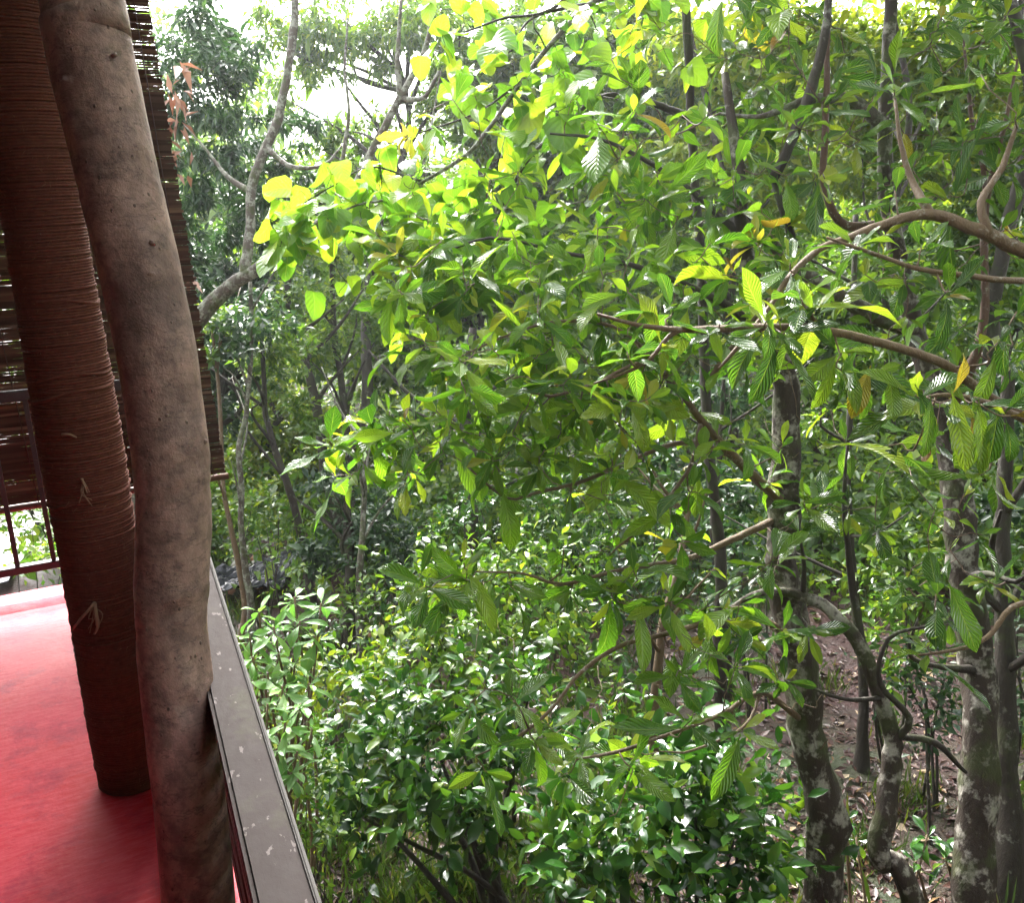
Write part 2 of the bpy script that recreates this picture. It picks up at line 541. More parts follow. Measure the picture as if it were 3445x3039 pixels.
ii, jj = np.meshgrid(np.arange(nG - 1), np.arange(nG - 1), indexing='ij')
GF = np.stack([ii * nG + jj, (ii + 1) * nG + jj, (ii + 1) * nG + jj + 1, ii * nG + jj + 1], -1).reshape(-1, 4)
tag(mesh_np('ground', GV, GF, ground_mat()), 'red earth forest floor strewn with fallen leaves', 'ground', kind='structure')

# ------------------------------------------------------------------ the veranda
YE, RAILZ = 4.30, 0.875
def rail_x(y): return 0.114 + .041 * (y - 0.86)
def floor_mat():
    m, nt, out = new_mat('red_oxide_floor')
    b = NB(nt)
    oc = b.coord('Object')
    n1 = b.noise(oc, 2.2, 5, .6); n2 = b.noise(oc, 30, 4, .7); n3 = b.noise(b.coord('Object', (3, 20, 1)), 6, 3, .6)
    c = b.mix(b.ramp(n1, [(0, 0.0), (.35, 0.0), (.68, 1.0), (1, 1.0)]), (.60, .016, .030), (.62, .036, .075))
    sc = b.ramp(b.math('ADD', b.math('MULTIPLY', n3, .55), b.math('MULTIPLY', n2, .45)), [(0, 0.0), (.63, 0.0), (.67, 1.0), (1, 1.0)])
    c = b.mix(b.math('MULTIPLY', sc, .25), c, (.5, .16, .16))
    st = b.noise(b.coord('Object', (2.0, 9, 1)), 7, 6, .75)
    c = b.mix(b.math('MULTIPLY', b.ramp(st, [(0, 0.0), (.42, 0.0), (.7, 1.0), (1, 1.0)]), .8), c, (.72, .10, .13))
    c = b.mix(b.math('MULTIPLY', b.ramp(b.noise(oc, 4.5, 6, .7), [(0, 0.0), (.52, 0.0), (.68, 1.0), (1, 1.0)]), .8), c, (.36, .014, .05))
    r = b.math('ADD', b.math('ADD', b.math('MULTIPLY', n1, .30), .24), b.math('MULTIPLY', st, .2))
    b.principled(out, c, r, b.bump(b.math('ADD', b.math('MULTIPLY', n2, .25), b.noise(oc, 7, 4, .6)), .22, .02), .16)
    return m
fm = floor_mat()
# floor slab with a rounded far lip
prof = [(YE + .06, -.12), (YE + .06, -.02)]
for a in np.linspace(0, math.pi / 2, 6):
    prof.append((YE + .01 + .05 * math.cos(a), -.02 + .045 * math.sin(a)))
prof += [(YE - .10, .020), (YE - .16, .0), (2.0, 0), (0, 0), (-3.5, 0), (-3.5, -.12)]
xs = np.array([-3.2, -1.5, -.5, 0.0, rail_x(2) + .07])
FV = np.array([(x, y, z) for x in xs for (y, z) in prof])
k = len(prof)
ii, jj = np.meshgrid(np.arange(len(xs) - 1), np.arange(k), indexing='ij')
FF = np.stack([ii * k + jj, ii * k + (jj + 1) % k, (ii + 1) * k + (jj + 1) % k, (ii + 1) * k + jj], -1).reshape(-1, 4)
caps = np.array([list(range(k))[::-1], [(len(xs) - 1) * k + q for q in range(k)]])
vf = mesh_np('veranda_floor', FV, [FF, caps], fm, smooth=False)
tag(vf, 'polished red oxide veranda floor with a rounded far edge', 'floor', kind='structure')

def plain(name, c1, c2, scale=8, rough=.6, bump=.3, spec=.4, metal=0, sc=None):
    m, nt, out = new_mat(name)
    b = NB(nt)
    oc = b.coord('Object', sc)
    n1 = b.noise(oc, scale, 5, .65)
    b.principled(out, b.mix(n1, c1, c2), rough, b.bump(b.noise(oc, scale * 5, 4, .7), bump, .004), spec, metal)
    return m

MAT['plaster'] = plain('dim_plaster', (.055, .022, .025), (.085, .035, .036), 3, .8)
MAT['roofwood'] = plain('dark_roof_boards', (.03, .018, .015), (.055, .033, .027), 6, .7)
# house wall and roof above (out of the frame, they shade the veranda)
wl = link(bpy.data.objects.new('house_wall', box_mesh('house_wall', .2, 6.2, 2.7)))
wl.location = (-1.75, .7, 1.40); wl.data.materials.append(MAT['plaster'])
tag(wl, 'plastered house wall along the inner side of the veranda', 'wall')
ew = link(bpy.data.objects.new('end_wall', box_mesh('end_wall', 1.75, .2, 2.72)))  # added behind the camera to keep light off the posts
ew.location = (-.77, -2.2, 1.36); ew.data.materials.append(MAT['plaster'])
tag(ew, 'unseen dark plastered wall added at the near veranda end to block light', 'wall')
rf = empty('veranda_roof', (-1.2, .6, 2.78), 'dark boarded veranda roof above the posts', 'roof')
bme = box_mesh('board', .235, 8.2, .03)
bme.materials.append(MAT['roofwood'])
for q in range(15):
    child('board', bme, rf, (-1.75 + q * .24, 0, .02 + .004 * (q % 2)))
sup = link(bpy.data.objects.new('veranda_foundation', box_mesh('veranda_foundation', 3.1, 7.5, 3.6)))
sup.location = (-1.65, .4, -1.93); sup.data.materials.append(MAT['plaster'])
tag(sup, 'solid plastered base wall under the red veranda floor', 'wall')

# --- side railing : worn grey cap over dark red horizontal slats
def cap_mat():
    m, nt, out = new_mat('worn_grey_rail_paint')
    b = NB(nt)
    oc = b.coord('Object')
    n1 = b.noise(oc, 5, 5, .7); n2 = b.noise(b.coord('Object', (1, .5, 1)), 62, 4, .6); n3 = b.noise(oc, 70, 3, .6)
    c = b.mix(n1, (.030, .024, .023), (.065, .052, .049))
    c = b.mix(b.math('MULTIPLY', b.noise(b.coord('Object', (8, .6, 1)), 9, 5, .75), .5), c, (.045, .036, .034))
    chip = b.ramp(n2, [(0, 0.0), (.64, 0.0), (.67, 1.0), (1, 1.0)])
    c = b.mix(b.math('MULTIPLY', chip, .7), c, (.17, .145, .14))
    c = b.mix(b.math('MULTIPLY', b.ramp(n1, [(0, 0.0), (.55, 0.0), (.7, 1.0), (1, 1.0)]), .4), c, (.07, .075, .04))
    r = b.ramp(n3, [(0, .62), (1, .9)])
    b.principled(out, c, r, b.bump(b.math('ADD', b.math('MULTIPLY', n2, .6), b.math('MULTIPLY', n3, .3)), .35, .004), .12)
    return m
MAT['cap'] = cap_mat()
MAT['redwood'] = plain('dark_red_slat_paint', (.05, .012, .012), (.10, .025, .022), 10, .45, sc=(1, .2, 1))
MAT['iron'] = plain('dark_iron', (.022, .016, .018), (.045, .032, .034), 20, .5)
y0, y1 = -1.5, YE - .03
ang = -math.atan(.041)
sr = empty('side_railing', (rail_x(y0), y0, 0), 'veranda railing with worn grey flat cap and dark red slats beneath', 'railing')
sr.rotation_euler = (0, 0, ang)
Ls = (y1 - y0) / math.cos(ang)
cm = box_mesh('cap_rail', .062, Ls, .045, .006); cm.materials.append(MAT['cap'])
child('cap_rail', cm, sr, (0.0, Ls / 2, RAILZ - .0225))
em = box_mesh('cap_edge_strip', .006, Ls, .06, .002); em.materials.append(plain('rail_edge_metal', (.06, .056, .052), (.12, .11, .105), 30, .75, spec=.15))
child('cap_edge_strip', em, sr, (.0345, Ls / 2, RAILZ - .03))
sm = box_mesh('slat', .016, Ls, .032, .004); sm.materials.append(MAT['redwood'])
for q in range(16):
    child('slat', sm, sr, (.0 + .0015 * math.sin(q * 2.3), Ls / 2, RAILZ - .07 - q * .047))
pm = box_mesh('baluster', .03, .035, RAILZ - .05); pm.materials.append(MAT['iron'])
for yy in (.4, 1.6, 2.55, 4.2, 5.7):
    child('baluster', pm, sr, (.026, yy, (RAILZ - .05) / 2))

# --- far railing : dark iron bars
fr = empty('far_railing', (-.5, YE - .03, 0), 'dark iron railing with upright bars across the far end of the veranda', 'railing')
xr = rail_x(YE) - .06
Lx = 3.0
rm = box_mesh('top_rail', Lx, .04, .045, .004); rm.materials.append(MAT['iron'])
child('top_rail', rm, fr, (xr - Lx / 2 + .5, 0, .93))
rm2 = box_mesh('bottom_rail', Lx, .045, .035, .004); rm2.materials.append(MAT['iron'])
child('bottom_rail', rm2, fr, (xr - Lx / 2 + .5, 0, .150))
bm_ = box_mesh('bar', .019, .019, .76); bm_.materials.append(MAT['iron'])
for q in range(20):
    xx = -.245 - .145 * (q - 2)
    if xx > xr - .03 or xx < xr - Lx: continue
    child('bar', bm_, fr, (xx + .5, 0, .54))
fm2 = box_mesh('foot', .03, .03, .14); fm2.materials.append(MAT['iron'])
for xx in (-2.7, -1.55, -.62, xr - .02):
    child('foot', fm2, fr, (xx + .5, 0, .07))

# --- bamboo blind hanging just outside the far railing
def reed_mat():
    m, nt, out = new_mat('split_reed')
    b = NB(nt)
    oi = b('ShaderNodeObjectInfo')
    oc = b.coord('Object', (1.2, 1, 30))
    n1 = b.noise(oc, 6, 4, .7)
    c = b.ramp(oi.outputs['Random'], [(0, (.03, .014, .010)), (.45, (.06, .03, .02)), (.9, (.095, .05, .032)), (1, (.19, .115, .075))])
    c = b.mix(b.math('MULTIPLY', n1, .5), c, (.06, .03, .022))
    pr = b.principled(None, c, .75, None, .15)
    tl = b('ShaderNodeBsdfTranslucent'); b.L(c, tl.inputs['Color'])
    ms = b('ShaderNodeMixShader'); ms.inputs[0].default_value = .05
    b.L(pr.outputs[0], ms.inputs[1]); b.L(tl.outputs[0], ms.inputs[2]); b.L(ms.outputs[0], out.inputs['Surface'])
    return m
MAT['reed'] = reed_mat()
BY = YE + .075
bx0, bx1 = -1.75, .51
bl = empty('bamboo_blind', ((bx0 + bx1) / 2, BY, .40), 'brown split bamboo roll blind hanging behind the dark iron railing', 'blind')
blw = bx1 - bx0
def slat_mesh(seed):
    g = np.random.default_rng(seed)
    n = 26
    x = np.linspace(-blw / 2, blw / 2, n) 
    h = .0064 * (1 + .17 * g.normal(size=n)).clip(.5, 1.3)
    z = .0012 * g.normal(size=n)
    V = np.concatenate([np.stack([x, np.full(n, -.001), z - h], -1), np.stack([x, np.full(n, -.001), z + h], -1), np.stack([x, np.full(n, .0012), z], -1)])
    i = np.arange(n - 1)
    F = np.vstack([np.stack([i, i + 1, n + i + 1, n + i], -1), np.stack([n + i, n + i + 1, 2 * n + i + 1, 2 * n + i], -1), np.stack([2 * n + i, 2 * n + i + 1, i + 1, i], -1)])
    o = mesh_np('slat', V, F, MAT['reed'], smooth=False)
    me = o.data
    bpy.data.objects.remove(o)
    return me
sms = [slat_mesh(q) for q in range(12)]
nsl = 208
for q in range(nsl):
    o = child('slat', sms[int(rng.integers(12))], bl, (float(rng.normal(0, .004)) + .045 - .085 * q / nsl, .0016 * (q % 3) + float(rng.normal(0, .0006)), .03 + q * .0112), (float(rng.normal(0, .06)), float(rng.normal(0, .0007)), 0))
MAT['cord'] = plain('dark_cord', (.03, .015, .012), (.06, .03, .025), 30, .8)
for q in range(15):
    xx = -blw / 2 + .06 + q * (blw - .12) / 14 + (bx0 + bx1) / 2
    Vp = [(xx + .045, BY - .006, .41), (xx - .04, BY - .006, 2.74)]
    tube_obj('cord', Vp, [.0022, .0022], MAT['cord'], bl, 5, .8)
MAT['rod'] = plain('brown_rod', (.06, .022, .014), (.11, .045, .03), 12, .5)
tube_obj('bottom_rod', [(bx0 - .01, BY, .405), (bx1 + .055, BY, .405)], [.016, .016], MAT['rod'], bl, 10, .3)

# --- rope-wrapped post
RPX, RPY = -.035, 2.60
rope_top = 2.76
rp = empty('rope_wrapped_post', (RPX, RPY, 0), 'thick round post wound with reddish brown coir rope standing on the red floor', 'post')
def rope_mat():
    m, nt, out = new_mat('coir_rope')
    b = NB(nt)
    uvn = b('ShaderNodeTexCoord')
    sp = b('ShaderNodeSeparateXYZ'); b.L(uvn.outputs['UV'], sp.inputs[0])
    oc = b.coord('Object')
    n1 = b.noise(oc, 60, 4, .7); n2 = b.noise(oc, 3.5, 3, .6)
    tw = b.math('SINE', b.math('ADD', b.math('MULTIPLY', sp.outputs[0], 6.283 * 2), b.math('MULTIPLY', sp.outputs[1], 3.6)))
    c = b.mix(n1, (.04, .012, .009), (.185, .058, .032))
    c = b.mix(b.math('MULTIPLY', n2, .5), c, (.05, .012, .012))
    b.principled(out, c, .85, b.bump(n1, .8, .004), .2)
    return m
MAT['rope'] = rope_mat()
def post_r(z): return .098 + .004 * np.sin(z * 2.1 + .5) + .0025 * np.sin(z * 7.3)
pitch_r = .0076
zz = np.linspace(0, rope_top, 24)
tube_obj('core', [(RPX, RPY, z) for z in zz], [post_r(z) - .006 for z in zz], MAT['redwood'], rp, 20, .12)
nt_ = int((rope_top - .004) / pitch_r)
th = np.linspace(0, 2 * np.pi * nt_, nt_ * 30)
g = np.random.default_rng(3)
hz = .004 + th / (2 * np.pi) * pitch_r
turn = (th / (2 * np.pi)).astype(int)
jit = g.normal(0, .0007, nt_ + 1); jz = g.normal(0, .0004, nt_ + 1)
slow = np.interp(th, np.linspace(0, th[-1], nt_ * 3), g.normal(0, .0012, nt_ * 3))
# sagging turns make the courses wavy
wavez = .0022 * np.sin(th + .6) * (np.sin(hz * 5.0) * .7 + .5)
rr = post_r(hz) + jit[turn] + slow
hp = np.stack([RPX + rr * np.cos(th), RPY + rr * np.sin(th), np.clip(hz + jz[turn] + wavez, .003, None)], -1)
V, Q, T, uv = tube_arrays(hp, np.full(len(hp), pitch_r * .60), 5)
mesh_np('rope_winding', V, [Q, T], MAT['rope'], rp, uv=uv)
# loose wraps and tied ends
def wrap(name, z0, z1, a0, a1, dr, r):
    a = np.linspace(a0, a1, 40); z = np.linspace(z0, z1, 40) + .006 * np.sin(a * 3)
    q = post_r(z) + dr + .002 * np.sin(a * 5)
    tube_obj(name, np.stack([RPX + q * np.cos(a), RPY + q * np.sin(a), z], -1), np.full(40, r), MAT['rope'], rp, 7, .03)
wrap('loose_wrap', 1.175, 1.215, math.pi, 2 * math.pi, .004, .0045)
wrap('loose_wrap', 1.235, 1.245, math.pi * 1.1, 1.95 * math.pi, .004, .004)
wrap('loose_wrap', .885, .925, math.pi * .95, 2 * math.pi, .004, .0045)
wrap('loose_wrap', 1.43, 1.425, math.pi * 1.35, 2 * math.pi, .0035, .004)
def surf(px, py):
    d = ray(px, py); o = CAM - np.array([RPX, RPY, 0])
    a = d[0] ** 2 + d[1] ** 2; bb = 2 * (o[0] * d[0] + o[1] * d[1]); c = o[0] ** 2 + o[1] ** 2 - .104 ** 2
    disc = max(bb * bb - 4 * a * c, 0)
    return CAM + d * ((-bb - math.sqrt(disc)) / (2 * a))
MAT['fibre'] = plain('loose_fibre', (.12, .065, .038), (.24, .14, .085), 30, .9)
out_dir = unit(CAM * [1, 1, 0] - np.array([RPX, RPY, 0]))
def strand(name, pts, r):
    pp = [surf(x, y) + out_dir * o for x, y, o in pts]
    tube_obj(name, pp, np.linspace(r, r * .45, len(pp)), MAT['fibre'], rp, 6, .01, .15)
strand('rope_end', [(318, 2030, .0), (305, 2036, .02), (270, 2070, .03), (240, 2105, .035)], .006)
strand('rope_end', [(318, 2030, .004), (322, 2060, .02), (328, 2100, .022), (315, 2125, .02)], .0065)
strand('rope_end', [(275, 1610, .004), (283, 1630, .014), (292, 1655, .016)], .004)
strand('rope_end', [(276, 1612, .004), (290, 1632, .014), (300, 1652, .016)], .003)
strand('rope_end', [(210, 1462, .004), (235, 1460, .012), (258, 1470, .008)], .005)
for q_ in range(7):
    sx_, sy_ = ((312, 2040), (278, 1625))[q_ % 2]
    strand('rope_end', [(sx_, sy_, .004), (sx_ + float(rng.normal(0, 14)), sy_ + 25 + float(rng.normal(0, 8)), .018), (sx_ + float(rng.normal(0, 26)), sy_ + 60 + float(rng.normal(0, 20)), .02)], .0022)
# fuzz
nf = 2600
a = rng.uniform(0, 2 * np.pi, nf); z = rng.uniform(.02, rope_top, nf); q = post_r(z) + .004
b0 = np.stack([RPX + q * np.cos(a), RPY + q * np.sin(a), z], -1)
dd = unit(np.stack([np.cos(a), np.sin(a), np.zeros(nf)], -1) * rng.uniform(.2, 1, (nf, 1)) + rng.normal(0, .6, (nf, 3)))
ln = rng.uniform(.006, .02, (nf, 1)); sd_ = unit(np.cross(dd, rng.normal(size=(nf, 3)))) * .0005
FVz = np.stack([b0 - sd_, b0 + sd_, b0 + dd * ln + rng.normal(0, .002, (nf, 3))], 1).reshape(-1, 3)
mesh_np('fibres', FVz, np.arange(nf * 3).reshape(-1, 3), MAT['fibre'], rp, kind='stuff')

# --- the bare log post
def log_mat():
    m, nt, out = new_mat('smooth_grey_log_bark')
    b = NB(nt)
    oc = b.coord('Object'); os_ = b.coord('Object', (1, 1, .5)); ring = b.coord('Object', (1.2, 1.2, 3.5))
    n1 = b.noise(os_, 11, 7, .72); n2 = b.noise(oc, 38, 5, .7); n3 = b.noise(ring, 7, 4, .6); n5 = b.noise(oc, 3.2, 4, .6)
    c = b.mix(b.ramp(n1, [(0, 0.0), (.3, 0.0), (.7, 1.0), (1, 1.0)]), (.135, .080, .066), (.41, .265, .212))
    c = b.mix(b.math('MULTIPLY', b.ramp(n5, [(0, 0.0), (.5, 0.0), (.64, 1.0), (1, 1.0)]), .6), c, (.085, .052, .046))
    c = b.mix(b.math('MULTIPLY', b.ramp(n3, [(0, 0.0), (.6, 0.0), (.68, 1.0), (1, 1.0)]), .55), c, (.08, .055, .042))
    c = b.mix(b.math('MULTIPLY', b.ramp(n2, [(0, 1.0), (.40, 1.0), (.55, 0.0), (1, 0.0)]), .45), c, (.06, .04, .034))
    n6 = b.noise(b.coord('Object', (1.5, 1.5, 5)), 5, 6, .6)
    c = b.mix(b.math('MULTIPLY', b.ramp(n6, [(0, 0.0), (.495, 0.0), (.505, 1.0), (.515, 0.0), (1, 0.0)]), .6), c, (.05, .034, .03))
    wp = b.ramp(b.noise(oc, 13, 3, .5), [(0, 0.0), (.74, 0.0), (.76, 1.0), (1, 1.0)])
    c = b.mix(b.math('MULTIPLY', wp, .6), c, (.5, .46, .43))
    vo = b('ShaderNodeTexVoronoi'); vo.inputs['Scale'].default_value = 75
    vm = b('ShaderNodeMapping'); vm.inputs['Scale'].default_value = (1, 1, .7)
    b.L(oc, vm.inputs['Vector']); b.L(vm.outputs[0], vo.inputs['Vector'])
    keep = b.ramp(b.noise(oc, 40, 2, .5), [(0, 0.0), (.55, 0.0), (.6, 1.0), (1, 1.0)])
    dot = b.math('MULTIPLY', b.ramp(vo.outputs['Distance'], [(0, 1.0), (.12, 1.0), (.2, 0.0), (1, 0.0)]), keep)
    c = b.mix(b.math('MULTIPLY', dot, .75), c, (.045, .03, .022))
    h = b.math('ADD', b.math('ADD', b.math('MULTIPLY', n2, .55), b.math('MULTIPLY', n3, .25)), b.math('ADD', b.math('MULTIPLY', dot, .9), b.math('MULTIPLY', n1, .5)))
    b.principled(out, c, .6, b.bump(b.math('ADD', h, b.math('MULTIPLY', b.noise(oc, 130, 4, .7), .5)), .5, .007), .3)
    return m
MAT['log'] = log_mat()
logpx = [(268, -60, 269, 1.58), (269, 0, 278, 1.585), (326, 300, 272, 1.6), (376, 500, 262, 1.61), (430, 743, 262, 1.62), (484, 985, 258, 1.63), (520, 1150, 256, 1.64), (548, 1300, 254, 1.645), (568, 1444, 250, 1.65), (583, 1640, 246, 1.655),
         (590, 1750, 243, 1.66), (585, 1850, 238, 1.665), (577, 2000, 231, 1.67), (575, 2098, 224, 1.675), (588, 2277, 228, 1.68), (611, 2440, 232, 1.68), (634, 2663, 232, 1.68), (670, 3039, 236, 1.68), (690, 3250, 240, 1.68)]
LS = .86
lp = np.array([P(x, y, t * LS) for x, y, w, t in logpx]); lr = np.array([w / 2 * t * LS / FOC for x, y, w, t in logpx])
# straighten down to the floor and up to the roof
low = lp[-1] + (lp[-1] - lp[-3]) / abs(lp[-1][2] - lp[-3][2]) * 1.0 * lp[-1][2]; low[2] = 0.0
hiv = (lp[0] - lp[3]) / (lp[0][2] - lp[3][2]); hi = lp[0] + hiv * (2.77 - lp[0][2])
lp[1:-1] = lp[1:-1] * .4 + (lp[:-2] + lp[2:]) * .3
lp = np.vstack([hi, lp, low])[::-1]; lr = np.concatenate([[lr[0]], lr, [lr[-1]]])[::-1]
lpost = empty('log_post', (low[0], low[1], 0), 'bare grey tree trunk post with knots in front of the rope-wrapped one', 'post')
lpath, lrad = smooth_path(lp, lr, .014)
SID = 56
V, Q, T, uv = tube_arrays(lpath, lrad, SID)
nr = len(lpath)
Vg = V[:nr * SID].reshape(nr, SID, 3)
nrm = unit(Vg - lpath[:, None])
disp = np.zeros((nr, SID))
X = Vg
for fq, am, ph in ((9, .0016, 0), (19, .0010, 1.3), (41, .0006, 2.1), (83, .0004, 4)):
    disp += am * np.sin(X[..., 0] * fq * 1.7 + X[..., 2] * fq * .8 + ph) * np.cos(X[..., 1] * fq * 1.3 - X[..., 2] * fq * .45 + ph * 2)
def bulge(px, py, amp, sx, sz, crease=0.0):
    d = ray(px, py)
    i = np.argmin(np.linalg.norm(np.cross(lpath - CAM, unit(d)), axis=1))
    t = depth_of(lpath[i]) - lrad[i] * .8
    c = CAM + d * t
    w = (Vg - c)
    q = np.exp(-((w[..., 0] ** 2 + w[..., 1] ** 2) / sx ** 2 + w[..., 2] ** 2 / sz ** 2))
    disp[:] += amp * q
    if crease:
        arc = w[..., 2] + .35 * (w[..., 0] ** 2 + w[..., 1] ** 2) / sx
        disp[:] -= crease * np.exp(-(arc / .006) ** 2) * np.exp(-((w[..., 0] ** 2 + w[..., 1] ** 2) / (sx * 1.6) ** 2))
bulge(700, 1490, .010, .05, .03)
bulge(640, 1570, .004, .07, .02, .004)
bulge(660, 1640, .003, .08, .02, .0035)
bulge(400, 520, .006, .045, .035, .005)
bulge(470, 650, .002, .06, .02, .003)
bulge(640, 2035, .006, .06, .022, .006)
bulge(610, 2060, -.006, .03, .012)
bulge(635, 2375, -.010, .012, .012)
bulge(500, 830, .005, .03, .03)
bulge(510, 925, .006, .02, .015)
bulge(600, 1180, .003, .05, .05)
V[:nr * SID] = (Vg + nrm * disp[..., None]).reshape(-1, 3)
mesh_np('log', V, [Q, T], MAT['log'], lpost, uv=uv)
# stubs of trimmed twigs: little raised knots on the bark
for (px, py, r) in ((512, 815, .010), (508, 918, .009), (388, 205, .006), (405, 505, .007), (560, 1375, .007), (520, 1620, .006), (690, 1480, .008)):
    d = ray(px, py)
    i = np.argmin(np.linalg.norm(np.cross(lpath - CAM, unit(d)), axis=1))
    v = CAM + d * (depth_of(lpath[i]))
    off = v - lpath[i]
    side = min(np.linalg.norm(off), lrad[i] * .98)
    c = lpath[i] + unit(off) * side + unit((CAM - lpath[i]) * [1, 1, 0]) * math.sqrt(max(lrad[i] ** 2 - side ** 2, 0))
    nn = unit(c - lpath[i])
    tube_obj('knot', [c - nn * .006, c + nn * .0005, c + nn * .002], [r * .6, r * .5, r * .25], MAT['log'], lpost, 8, .003, .2, int(px))

# ------------------------------------------------------------------ trees
class Tree:
    def __init__(self, name, base, label, cat, bark, group=None):
        self.root = empty(name, base, label, cat, group)
        self.bark = bark
        self.skel, self.skr = [], []
        self.twigs = Acc()
    def limb(self, name, pts, rad, sides=10, step=.07, rough=.05, mat=None, seed=0):
        p, r = smooth_path(pts, rad, step)
        if len(p) > 6:   # small natural wander
            g = np.random.default_rng(seed + 11)
            w = g.normal(0, 1, (len(p), 3)); w = sum(np.roll(w, k, 0) for k in range(-3, 4)) / 7
            w[0] = 0
            p = p + w * r[:, None] * .5
        V, Q, T, uv = tube_arrays(p, r, sides, rough, seed)
        o = mesh_np(name, V, [Q, T], mat or self.bark, self.root, uv=uv)
        self.skel.append(p[1:]); self.skr.append(r[1:])
        return o
    def px_limb(self, name, pts, **kw):
        """pts: (px, py, depth, radius)"""
        return self.limb(name, [P(x, y, t) for x, y, t, r in pts], [r for *_, r in pts], **kw)
    def connect(self, targets, r_tip=.0028, r_max=.012, droop=.15):
        """join every target point to the nearest bit of the growing skeleton by a curved twig; returns end directions"""
        S = np.vstack(self.skel); R = np.concatenate(self.skr)
        T = np.asarray(targets); n = len(T)
        todo = np.ones(n, bool); dirs = np.zeros((n, 3))
        D = np.linalg.norm(T[:, None] - S[None], axis=2)
        near = D.argmin(1); best = D.min(1)
        while todo.any():
            i = int(np.where(todo, best, 1e9).argmin())
            a, ra = S[near[i]], R[near[i]]
            b = T[i]; L = np.linalg.norm(b - a)
            mid = (a + b) / 2 + rng.normal(0, .10, 3) * L + np.array([0, 0, -droop * L])
            m2 = a * .25 + b * .75 + rng.normal(0, .05, 3) * L + np.array([0, 0, -droop * L * .8])
            r0 = min(ra * .7, r_max, .004 + .008 * L)
            p, r = smooth_path([a, mid, m2, b], [max(r0, r_tip), max(r0 * .75, r_tip), max(r0 * .55, r_tip), r_tip], max(.05, L / 10))
            self.twigs.tube(p, r, 5)
            dirs[i] = unit(p[-1] - p[-3])
            todo[i] = False
            k = len(S)
            S = np.vstack([S, p[2:]]); R = np.concatenate([R, r[2:]])
            if todo.any():
                d = np.linalg.norm(T[:, None] - p[None, 2:], axis=2)
                j = d.argmin(1); dm = d.min(1)
                q = dm < best
                best = np.where(q, dm, best); near = np.where(q, k + j, near)
        self.skel, self.skr = [S], [R]
        return dirs

def rosette(tips, dirs, n_lo, n_hi, size, size_sd=.18, spread=(25, 95), droop=.35, up=.45):
    """whorls of leaves at twig ends -> pos, dir, normal, size"""
    P_, D_, N_, S_ = [], [], [], []
    for tip, d in zip(tips, dirs):
        ax = unit(d + np.array([0, 0, up]) + rng.normal(0, .15, 3))
        a = unit(np.cross(ax, [.3, .2, .9])); b = np.cross(ax, a)
        n = int(rng.integers(n_lo, n_hi + 1)); ph = rng.uniform(0, 6.28)
        for k in range(n):
            f = (k + .5) / n
            el = math.radians(spread[0] + (spread[1] - spread[0]) * f + rng.normal(0, 10))
            az = ph + k * 2.4 + rng.normal(0, .25)
            rad = a * math.cos(az) + b * math.sin(az)
            dd = unit(ax * math.cos(el) + rad * math.sin(el) + np.array([0, 0, -droop * (.4 + f)]) + rng.normal(0, .08, 3))
            nn = ax + rng.normal(0, .28, 3) + np.array([0, 0, .25])
            P_.append(tip - ax * .05 * f + rad * .006); D_.append(dd); N_.append(nn)
            S_.append(size * (.62 + .48 * f) * math.exp(rng.normal(0, size_sd)))
    return tuple(np.array(v) for v in (P_, D_, N_, S_))

def big_leaves(tree, kind, shapes, data, mat, far_name='leaves', n_obj=300):
    pos, d, n, s = data
    px = s / np.maximum([depth_of(p) for p in pos], .5)
    xy = np.array([pixel_of(p) for p in pos])
    inside = (xy[:, 0] > -150) & (xy[:, 0] < IMG_W + 150) & (xy[:, 1] > -150) & (xy[:, 1] < IMG_H + 150)
    order = np.argsort(-(px * inside))
    a, b = order[:n_obj], order[n_obj:]
    leaf_objects(kind, shapes, pos[a], d[a], n[a], s[a], mat, tree.root)
    if len(b):
        leaf_mesh(far_name, shapes, pos[b], d[b], n[b], s[b], mat, tree.root)

def in_poly(n, polys):
    """n pixel samples (px, py, t) inside weighted boxes: (x0, y0, x1, y1, t0, t1, weight)"""
    w = np.array([p[6] for p in polys], float); w /= w.sum()
    k = rng.choice(len(polys), n, p=w)
    q = np.array(polys)[k]
    u = rng.random((n, 3))
    return np.stack([q[:, 0] + u[:, 0] * (q[:, 2] - q[:, 0]), q[:, 1] + u[:, 1] * (q[:, 3] - q[:, 1]), q[:, 4] + u[:, 2] * (q[:, 5] - q[:, 4])], -1)

def P_many(a): return np.array([P(x, y, t) for x, y, t in a])

def blob_leaves(blobs, per_area, size, droop=.4, clump=.35, n_cl=14, size_sd=.25, flat=.7):
    """clumped leaves filling ellipsoids given as (centre, radius). per_area = leaves per m2 of outline"""
    P_, D_, N_, S_ = [], [], [], []
    for c, r in blobs:
        n = int(per_area * math.pi * r * r)
        ncl = max(5, int(n_cl * (r / 1.0) ** 1.4))
        cc = unit(rng.normal(size=(ncl, 3))) * (rng.random((ncl, 1)) ** .45) * r
        cc[:, 2] *= .85
        k = rng.integers(0, ncl, n)
        off = rng.normal(0, clump * r * .55, (n, 3)) * np.array([1, 1, flat])
        p = c + cc[k] + off
        out = unit(cc[k] + off * 1.5 + np.array([0, 0, .15]))
        d = unit(out * .6 + rng.normal(0, .75, (n, 3)) + np.array([0, 0, -droop]))
        nn = np.array([0, 0, 1.0]) + out * .35 + rng.normal(0, .38, (n, 3))
        P_.append(p); D_.append(d); N_.append(nn); S_.append(size * np.exp(rng.normal(0, size_sd, n)))
    return tuple(np.vstack(v) for v in (P_, D_, N_)) + (np.concatenate(S_),)

